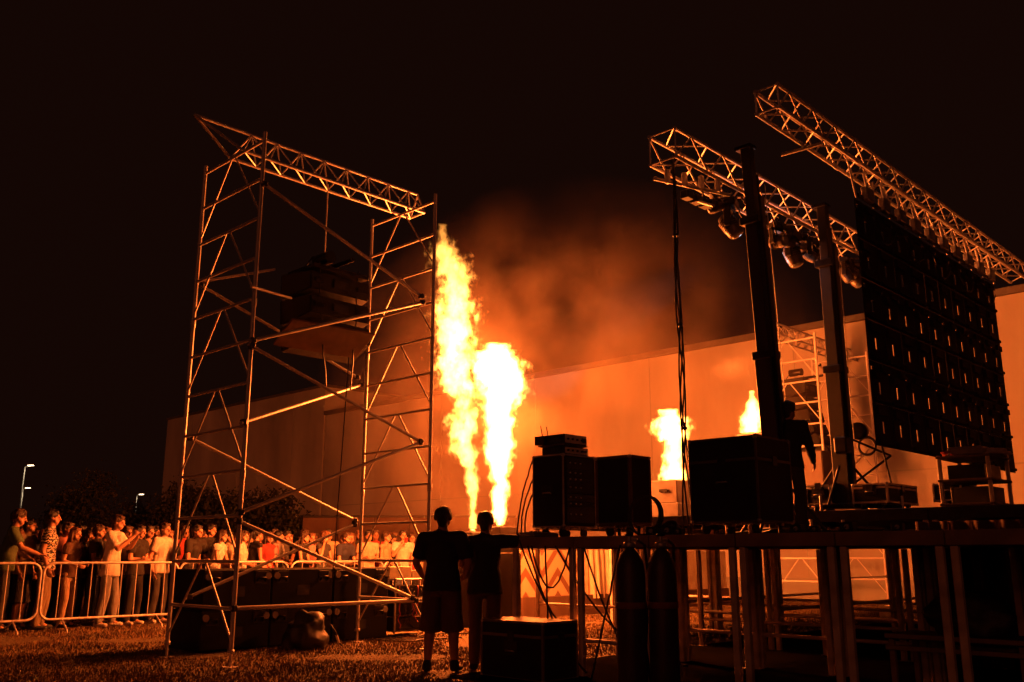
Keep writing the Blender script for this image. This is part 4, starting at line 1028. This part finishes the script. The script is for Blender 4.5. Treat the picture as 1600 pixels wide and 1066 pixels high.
    for k in 'LR':
        hi, kn, an = J['hip'+k], J['kn'+k], J['an'+k]
        if legs == 'long': T.seg(hi, kn, .09*sc_, .076*sc_); T.seg(kn, an+V3((0, -.01, .02)), .078*sc_, .066*sc_)
        else: T.seg(hi.lerp(kn, 1.2), hi, .112*sc_, .092*sc_, cap0=.12)
    M['trousers'] = T.mesh(key+'_trousers', .014, 4, .012, len(key)+3)
    # hair
    Hh = Blob(); Hh.ell(hp(0, -.024, .052), (.093, .104, .09)); Hh.seg(hp(0, -.07, .03), hp(0, -.062, -.045), .07, .05); Hh.seg(hp(-.05, .04, .098), hp(.05, .04, .098), .026, .026)
    for s in (-1, 1): Hh.seg(hp(s*.074, -.012, .05), hp(s*.074, -.03, -.0), .024, .02)
    for i in range(26):
        an = random.uniform(0, 2*PI); el_ = random.uniform(.2, 1.4); p = V3((.08*math.cos(an)*math.cos(el_), .088*math.sin(an)*math.cos(el_)-.026, .052+.08*math.sin(el_)))
        if p.y > .045 and p.z < .07: continue
        Hh.seg(hp(*p), hp(p.x*1.1, p.y*1.1+.008, p.z+.012), .018, .007, n=6)
    if hair == 'long':
        for x in (-.06, -.03, 0, .03, .06): Hh.seg(hp(x, -.07, .0), up(x*1.5, -.11, 1.30+.02*abs(x)*10), .036, .026); 
        for s in (-1, 1): Hh.seg(hp(s*.078, -.02, .03), up(s*.095, .02, 1.36), .026, .02)
    elif hair == 'pony': Hh.ell(hp(0, -.12, .05), (.035, .035, .035)); Hh.seg(hp(0, -.13, .04), up(0, -.17, 1.36), .03, .016)
    M['hair'] = Hh.mesh(key+'_hair', .010, 2, .006, 5)
    E_ = Blob()
    for s in (-1, 1): E_.ell(hp(s*.03, .081, .012), (.013, .006, .007), 8)
    me = bpy.data.meshes.new(key+'_eyes'); me.from_pydata(E_.v, [], E_.f); M['eyes'] = me
    for s, k in ((-1, 'L'), (1, 'R')):
        F = Blob(); an = J['an'+k]; F.seg((an.x, an.y-.04, .05), (an.x+s*.035, an.y+.13, .04), .045, .04, .85); F.seg((an.x, an.y-.01, .1), (an.x, an.y-.02, .06), .048, .05)
        n0 = len(F.v); F.v = [V3((v.x, v.y, max(v.z, .004))) for v in F.v]
        M['shoe'+k] = F.mesh(key+'_shoe', .011, 2)
    M['J'] = J; return M
EYE = mat('eye dark', (.02, .015, .012), .2)
def place(M, label, loc, rz, h, shirt, trousers, skin=0, hair=0, shoes='charcoal', group='people in the crowd', wide=1.):
    t = tag(empty('person', loc, rz), label, 'person', group); s = h/1.74; t.scale = (s*wide, s*(1+(wide-1)*.5), s)
    for nm, m in (('body', SKINS[skin]), ('shirt', shirt if not isinstance(shirt, str) else FABM[shirt]), ('trousers', FABM[trousers]), ('hair', HAIRS[hair]), ('eyes', EYE), ('shoeL', FABM[shoes]), ('shoeR', FABM[shoes])):
        me = M[nm]
        if not me.materials: me.materials.append(m)
        o = link({'shoeL': 'shoe', 'shoeR': 'shoe'}.get(nm, nm), me, None, t); omat(o, m)
    return t
P = {}
down = {}
P['stand'] = person_meshes('stand', dict(footL=(-.1, .02), footR=(.12, -.03)))
P['standf'] = person_meshes('standf', dict(armL=((-.2, -.02, 1.16), (-.12, .2, 1.12)), armR=((.2, -.02, 1.16), (.12, .2, 1.10))), True, 'long', .5)
P['crossed'] = person_meshes('crossed', dict(armL=((-.24, .04, 1.15), (.05, .2, 1.18)), armR=((.24, .04, 1.15), (-.06, .21, 1.14)), handL=(1, .1, .1), handR=(-1, .1, .1)), False, 'short')
P['lean'] = person_meshes('lean', dict(lean=20, nod=-8, armL=((-.25, .16, 1.17), (-.08, .36, 1.22)), armR=((.25, .16, 1.17), (.08, .36, 1.2)), handL=(.6, .8, 0), handR=(-.6, .8, 0), palmL=(0, 0, -1), palmR=(0, 0, -1)), False, 'short')
P['leanf'] = person_meshes('leanf', dict(lean=16, nod=-4, armL=((-.22, .14, 1.17), (-.1, .34, 1.2)), armR=((.22, .14, 1.17), (.08, .34, 1.2)), handL=(.6, .8, 0), handR=(-.6, .8, 0), palmL=(0, 0, -1), palmR=(0, 0, -1)), True, 'long', .25)
P['phone'] = person_meshes('phone', dict(lean=4, nod=6, armL=((-.22, .17, 1.22), (-.075, .34, 1.44)), armR=((.22, .17, 1.22), (.075, .34, 1.44)), handL=(.1, .15, 1), handR=(-.1, .15, 1), palmL=(1, .1, 0), palmR=(-1, .1, 0), curl=.7, footL=(-.12, .06), footR=(.13, -.05), hem=.8), False, 'short', .75)
P['drink'] = person_meshes('drink', dict(lean=2, nod=-6, armR=((.25, .14, 1.2), (.06, .22, 1.46)), handR=(-.5, .1, .6), palmR=(0, -.9, .3), curl=.7, armL=((-.22, -.02, 1.16), (-.16, .2, 1.05))), False, 'short')
P['reach'] = person_meshes('reach', dict(lean=9, nod=10, armR=((.27, .16, 1.22), (.26, .42, 1.16)), armL=((-.24, .06, 1.16), (-.2, .28, 1.1)), handR=(0, 1, -.15), palmR=(0, 0, -1), palmL=(0, 0, -1), curl=.5), False, 'short', .7)
P['ear'] = person_meshes('ear', dict(lean=8, armR=((.26, .14, 1.24), (.12, .08, 1.5)), handR=(-.2, -.1, 1), palmR=(-1, 0, 0), armL=((-.22, .1, 1.16), (-.05, .3, 1.14))), True, 'long', .3)
P['shorts'] = person_meshes('shorts', dict(), False, 'short', .6, 'short')
P['vest'] = person_meshes('vest', dict(armL=((-.21, .02, 1.15), (-.16, .22, 1.06)), armR=((.21, .02, 1.15), (.16, .22, 1.06))), True, 'pony', 0)
STRIPE = bpy.data.materials.new('wavy stripe fabric'); STRIPE.use_nodes = True
def stripe():
    nt = STRIPE.node_tree; n = nt.nodes; L = nt.links; p = n['Principled BSDF']; p.inputs['Roughness'].default_value = .85
    tc = n.new('ShaderNodeTexCoord'); wv = n.new('ShaderNodeTexWave'); wv.bands_direction = 'Z'; wv.inputs['Scale'].default_value = 7; wv.inputs['Distortion'].default_value = 9; wv.inputs['Detail'].default_value = 2; wv.inputs['Detail Scale'].default_value = 3
    L.new(tc.outputs['Object'], wv.inputs['Vector']); cr = n.new('ShaderNodeValToRGB'); e = cr.color_ramp.elements; e[0].position = .62; e[0].color = (.012, .012, .012, 1); e[1].position = .72; e[1].color = (.55, .5, .42, 1)
    L.new(wv.outputs['Fac'], cr.inputs['Fac']); L.new(cr.outputs['Color'], p.inputs['Base Color'])
stripe()
def face(p, q): d = q-p; return math.atan2(d.y, d.x)-PI/2
TARGET = W(11.2, 9.8)
def crowd(px, b, h, pose, shirt, trousers, label, skin=0, hair=0, turn=0., shoes='charcoal'):
    turn += random.uniform(-.3, .3); px += random.uniform(-4, 4) if b > 17 else 0
    a = onb(px, 868, b)[0]; p = W(a, b); rz = face(p, TARGET)+turn
    return place(P[pose], label, p, rz, h, shirt, trousers, skin, hair, shoes), p, rz
C_ = [
 (8, 16.45, 1.93, 'reach', 'green', 'charcoal', 'man in a green T-shirt leaning one arm on the barrier at left edge', 1, 1, .25),
 (20, 17.5, 1.72, 'stand', 'charcoal', 'black', 'person in dark shirt half hidden behind the man in green', 0, 0, .1),
 (38, 16.8, 1.80, 'shorts', 'tan', 'black', 'man in a pale tan top and black shorts beside the man in green', 1, 0, .1),
 (72, 16.6, 1.94, 'stand', STRIPE, 'khaki', 'tall man in a black and white wavy patterned shirt', 1, 0, .55),
 (112, 16.75, 1.66, 'standf', 'brown', 'tan', 'red-haired woman in a brown top left of the man with a phone', 0, 2, .2),
 (92, 18.0, 1.74, 'stand', 'black', 'black', 'person in black behind, between the patterned shirt and the red-haired woman', 2, 0, 0),
 (135, 17.9, 1.70, 'standf', 'black', 'black', 'woman in black in the back, just left of the man with a phone', 0, 0, -.1),
 (148, 16.95, 1.72, 'crossed', 'charcoal', 'denim', 'man in a charcoal shirt directly behind the man with a phone', 1, 1, .1),
 (174, 16.45, 1.88, 'phone', 'white', 'grey', 'man in a white T-shirt raising a phone with both hands', 1, 1, .1, 'white'),
 (213, 16.6, 1.72, 'crossed', 'black', 'black', 'man in black T-shirt holding a cup, right of the man with phone', 0, 0, .1, 'white'),
 (190, 18.1, 1.75, 'stand', 'grey', 'black', 'person in grey in the back between the phone man and the cup holder', 1, 0, 0),
 (233, 17.5, 1.74, 'stand', 'brown', 'black', 'man in brown in the back, just right of the cup holder', 0, 0, 0),
 (252, 16.75, 1.78, 'stand', 'white', 'charcoal', 'man in a white shirt and dark trousers left of the near scaffold', 0, 1, .15, 'white'),
 (270, 17.7, 1.66, 'standf', 'black', 'black', 'dark-haired woman in black at the back left of the scaffold posts', 1, 0, 0),
 (293, 16.6, 1.78, 'lean', 'black', 'black', 'man in a black T-shirt leaning arms on the barrier inside the scaffold', 0, 0, .1, 'white'),
 (310, 18.0, 1.68, 'standf', 'pink', 'denim', 'woman in pink in the back between scaffold posts', 0, 1, 0),
 (328, 17.4, 1.80, 'stand', 'black', 'black', 'tall man in black behind the woman in the white top', 0, 0, 0),
 (333, 16.45, 1.68, 'leanf', 'white', 'denim', 'dark-haired woman in a white top at the barrier inside the scaffold', 0, 1, .15),
 (352, 17.3, 1.66, 'standf', 'cream', 'black', 'woman in cream just left of the front scaffold post', 0, 0, 0),
 (376, 16.55, 1.66, 'standf', 'white', 'black', 'long-haired woman in white just right of the front scaffold post', 0, 1, .1),
 (397, 16.5, 1.70, 'vest', 'black', 'black', 'woman in a black vest top with tied hair and bare shoulders', 0, 0, 1.6),
 (418, 17.0, 1.66, 'standf', 'red', 'black', 'woman in a dull red top right of the one in a vest', 0, 1, 0),
 (441, 17.4, 1.70, 'stand', 'charcoal', 'black', 'man in charcoal in the back, left of the leaning woman in black', 1, 0, 0),
 (463, 16.5, 1.68, 'leanf', 'black', 'black', 'woman in a black top leaning on the barrier near the hanging strap', 0, 1, .45),
 (484, 17.2, 1.66, 'standf', 'pink', 'denim', 'person in pale pink behind the hanging strap', 0, 2, 0),
 (501, 16.5, 1.69, 'ear', 'charcoal', 'black', 'woman holding a hand to her ear, in charcoal', 0, 2, .25),
 (530, 16.5, 1.70, 'lean', 'navy', 'denim', 'man in a navy T-shirt bent over the barrier', 0, 1, .55),
 (548, 17.2, 1.68, 'standf', 'brown', 'black', 'red-haired woman behind the man bent over the barrier', 0, 2, 0),
 (574, 16.65, 1.72, 'crossed', 'cream', 'charcoal', 'man in a cream top just right of the rear scaffold post', 0, 0, .1),
 (601, 16.5, 1.70, 'vest', 'tan', 'black', 'woman with bare shoulders left of the man drinking', 0, 1, .7),
 (629, 16.5, 1.74, 'drink', 'white', 'denim', 'man in a white top drinking beside the right scaffold post', 0, 0, .1),
 (646, 17.2, 1.70, 'stand', 'red', 'black', 'person in red at the far right of the crowd', 0, 1, 0)]
back = [(28, 17.1), (60, 17.2), (100, 17.3), (124, 17.2), (160, 17.3), (198, 17.2), (225, 17.2), (262, 17.2), (284, 17.4), (345, 17.5), (386, 17.3), (405, 17.5), (428, 17.1), (452, 17.4), (476, 17.2), (515, 17.3), (560, 17.3), (588, 17.4), (614, 17.2), (54, 18.6), (104, 19.2), (125, 18.8), (160, 18.9), (203, 19.2), (222, 18.6), (244, 19.4), (285, 18.9), (300, 19.6), (343, 18.7), (364, 19.1), (386, 18.4), (408, 19.2), (430, 18.6), (452, 19.4), (474, 18.5), (492, 19.2), (515, 18.4), (538, 19.2), (560, 18.5), (586, 18.9), (614, 18.4), (637, 19.0)]
bp_ = ['stand', 'standf', 'crossed', 'standf', 'stand']; bc = ['black', 'charcoal', 'brown', 'grey', 'navy', 'red', 'tan', 'black', 'pink']
ordn = ['first', 'second', 'third', 'fourth', 'fifth', 'sixth', 'seventh', 'eighth', 'ninth', 'tenth', 'eleventh', 'twelfth', 'thirteenth', 'fourteenth', 'fifteenth', 'sixteenth', 'seventeenth', 'eighteenth', 'nineteenth', 'twentieth', 'twenty-first', 'twenty-second', 'twenty-third']; bc = bc[:]
PH = None
for c in C_:
    r = crowd(*c[:6], c[6], *c[7:10], *(c[10:]))
    if c[3] == 'phone': PH = (r, c)
    if c[3] == 'drink': DR = (r, c)
    if 'cup, right' in c[6]: CU = (r, c)
for i, (px, b) in enumerate(back):
    crowd(px, b, 1.62+.16*random.random(), bp_[i % 5], bc[(i*4) % 9], 'black', 'person in %s standing in the %s of the crowd, %s from the left' % (bc[(i*4) % 9], 'second row' if b < 18 else 'back row', ordn[i if b < 18 else i-19]), i % 3, (i*2) % 3, random.uniform(-.3, .3))
def held(rec, M, off):
    (t, p, rz), c = rec; s = c[2]/1.74; v = V3(off)*s; v.rotate(Matrix.Rotation(rz, 3, 'Z')); return p+v, rz
# phone, cups
JP = P['phone']['J']; c = (JP['wrL']+JP['wrR'])/2+V3((0, .05, .1))
loc, rz = held(PH, 'phone', c); t = tag(empty('smartphone', loc, rz), 'black phone held up by the man in the white T-shirt', 'phone')
box('body', (-.075, -.004, -.037), (.075, .004, .037), BLACK, t, .003); box('camera_bump', (.04, .0045, .01), (.068, .007, .032), BLACKM, t, .001); box('screen', (-.07, -.0052, -.033), (.07, -.0042, .033), mat('phone glass', (.02, .02, .025), .1), t, 0)
cupm = mat('paper cup', (.5, .42, .32), .6)
def cup(loc, label, m):
    t = tag(empty('drink_cup', loc), label, 'cup', 'cups in the crowd'); link('cup', lathe([(.028, 0), (.032, .03), (.038, .11), (.040, .112)], m, 16), None, t); link('rim', lathe([(.039, .112), (.042, .115), (.042, .119), (.039, .121)], cupm, 16), None, t)
loc, rz = held(CU, 'crossed', P['crossed']['J']['wrR']+V3((-.1, .06, -.03))); cup(loc, 'pale cup in the hand of the man in a black T-shirt', cupm)
loc, rz = held(DR, 'drink', P['drink']['J']['wrR']+V3((-.06, .05, .02))); cup(loc, 'red cup held by the man drinking near the scaffold', mat('red cup', (.4, .03, .03), .4))
# two crew men from behind
P['crew1'] = person_meshes('crew1', dict(lean=2, armL=((-.27, .0, 1.15), (-.22, .17, 1.0)), armR=((.27, .0, 1.15), (.22, .17, 1.0)), handL=(.6, .7, -.2), handR=(-.6, .7, -.2), footL=(-.13, 0), footR=(.14, .02), hem=.86), False, 'short', .8, 'short', .010)
P['crew2'] = person_meshes('crew2', dict(lean=4, nod=2, armR=((.42, .13, 1.43), (.30, .34, 1.50)), handR=(-.5, .7, .1), palmR=(0, .2, -1), armL=((-.26, .05, 1.16), (-.18, .28, 1.08)), footL=(-.1, 0), footR=(.12, .02), hem=.84), False, 'short', .7, 'long', .010)
p = atY(691, 868, 10.2); place(P['crew1'], 'crew man in a black T-shirt and shorts, seen from behind, left of the pair', p*1 - V3((0, 0, p.z)), R(-4), 1.70, 'black', 'brown', 2, 0, 'black', 'crew by the stage', 1.08)
p = atY(757, 868, 10.35); place(P['crew2'], 'crew man in dark clothes with his right arm raised, seen from behind', p*1 - V3((0, 0, p.z)), R(-8), 1.66, 'black', 'brown', 2, 0, 'black', 'crew by the stage', 1.06)
P['hood'] = person_meshes('hood', dict(lean=8, armR=((.24, .1, 1.14), (.2, .3, 1.0))), False, 'short', 1.5, 'long', .012)
p = atY(1243, 868, 11.0); place(P['hood'], 'crew member in dark clothes standing on the stage behind the left lift mast', (p.x, p.y, DZ), R(-40), 1.62, 'black', 'charcoal', 1, 0, 'black', 'crew by the stage')
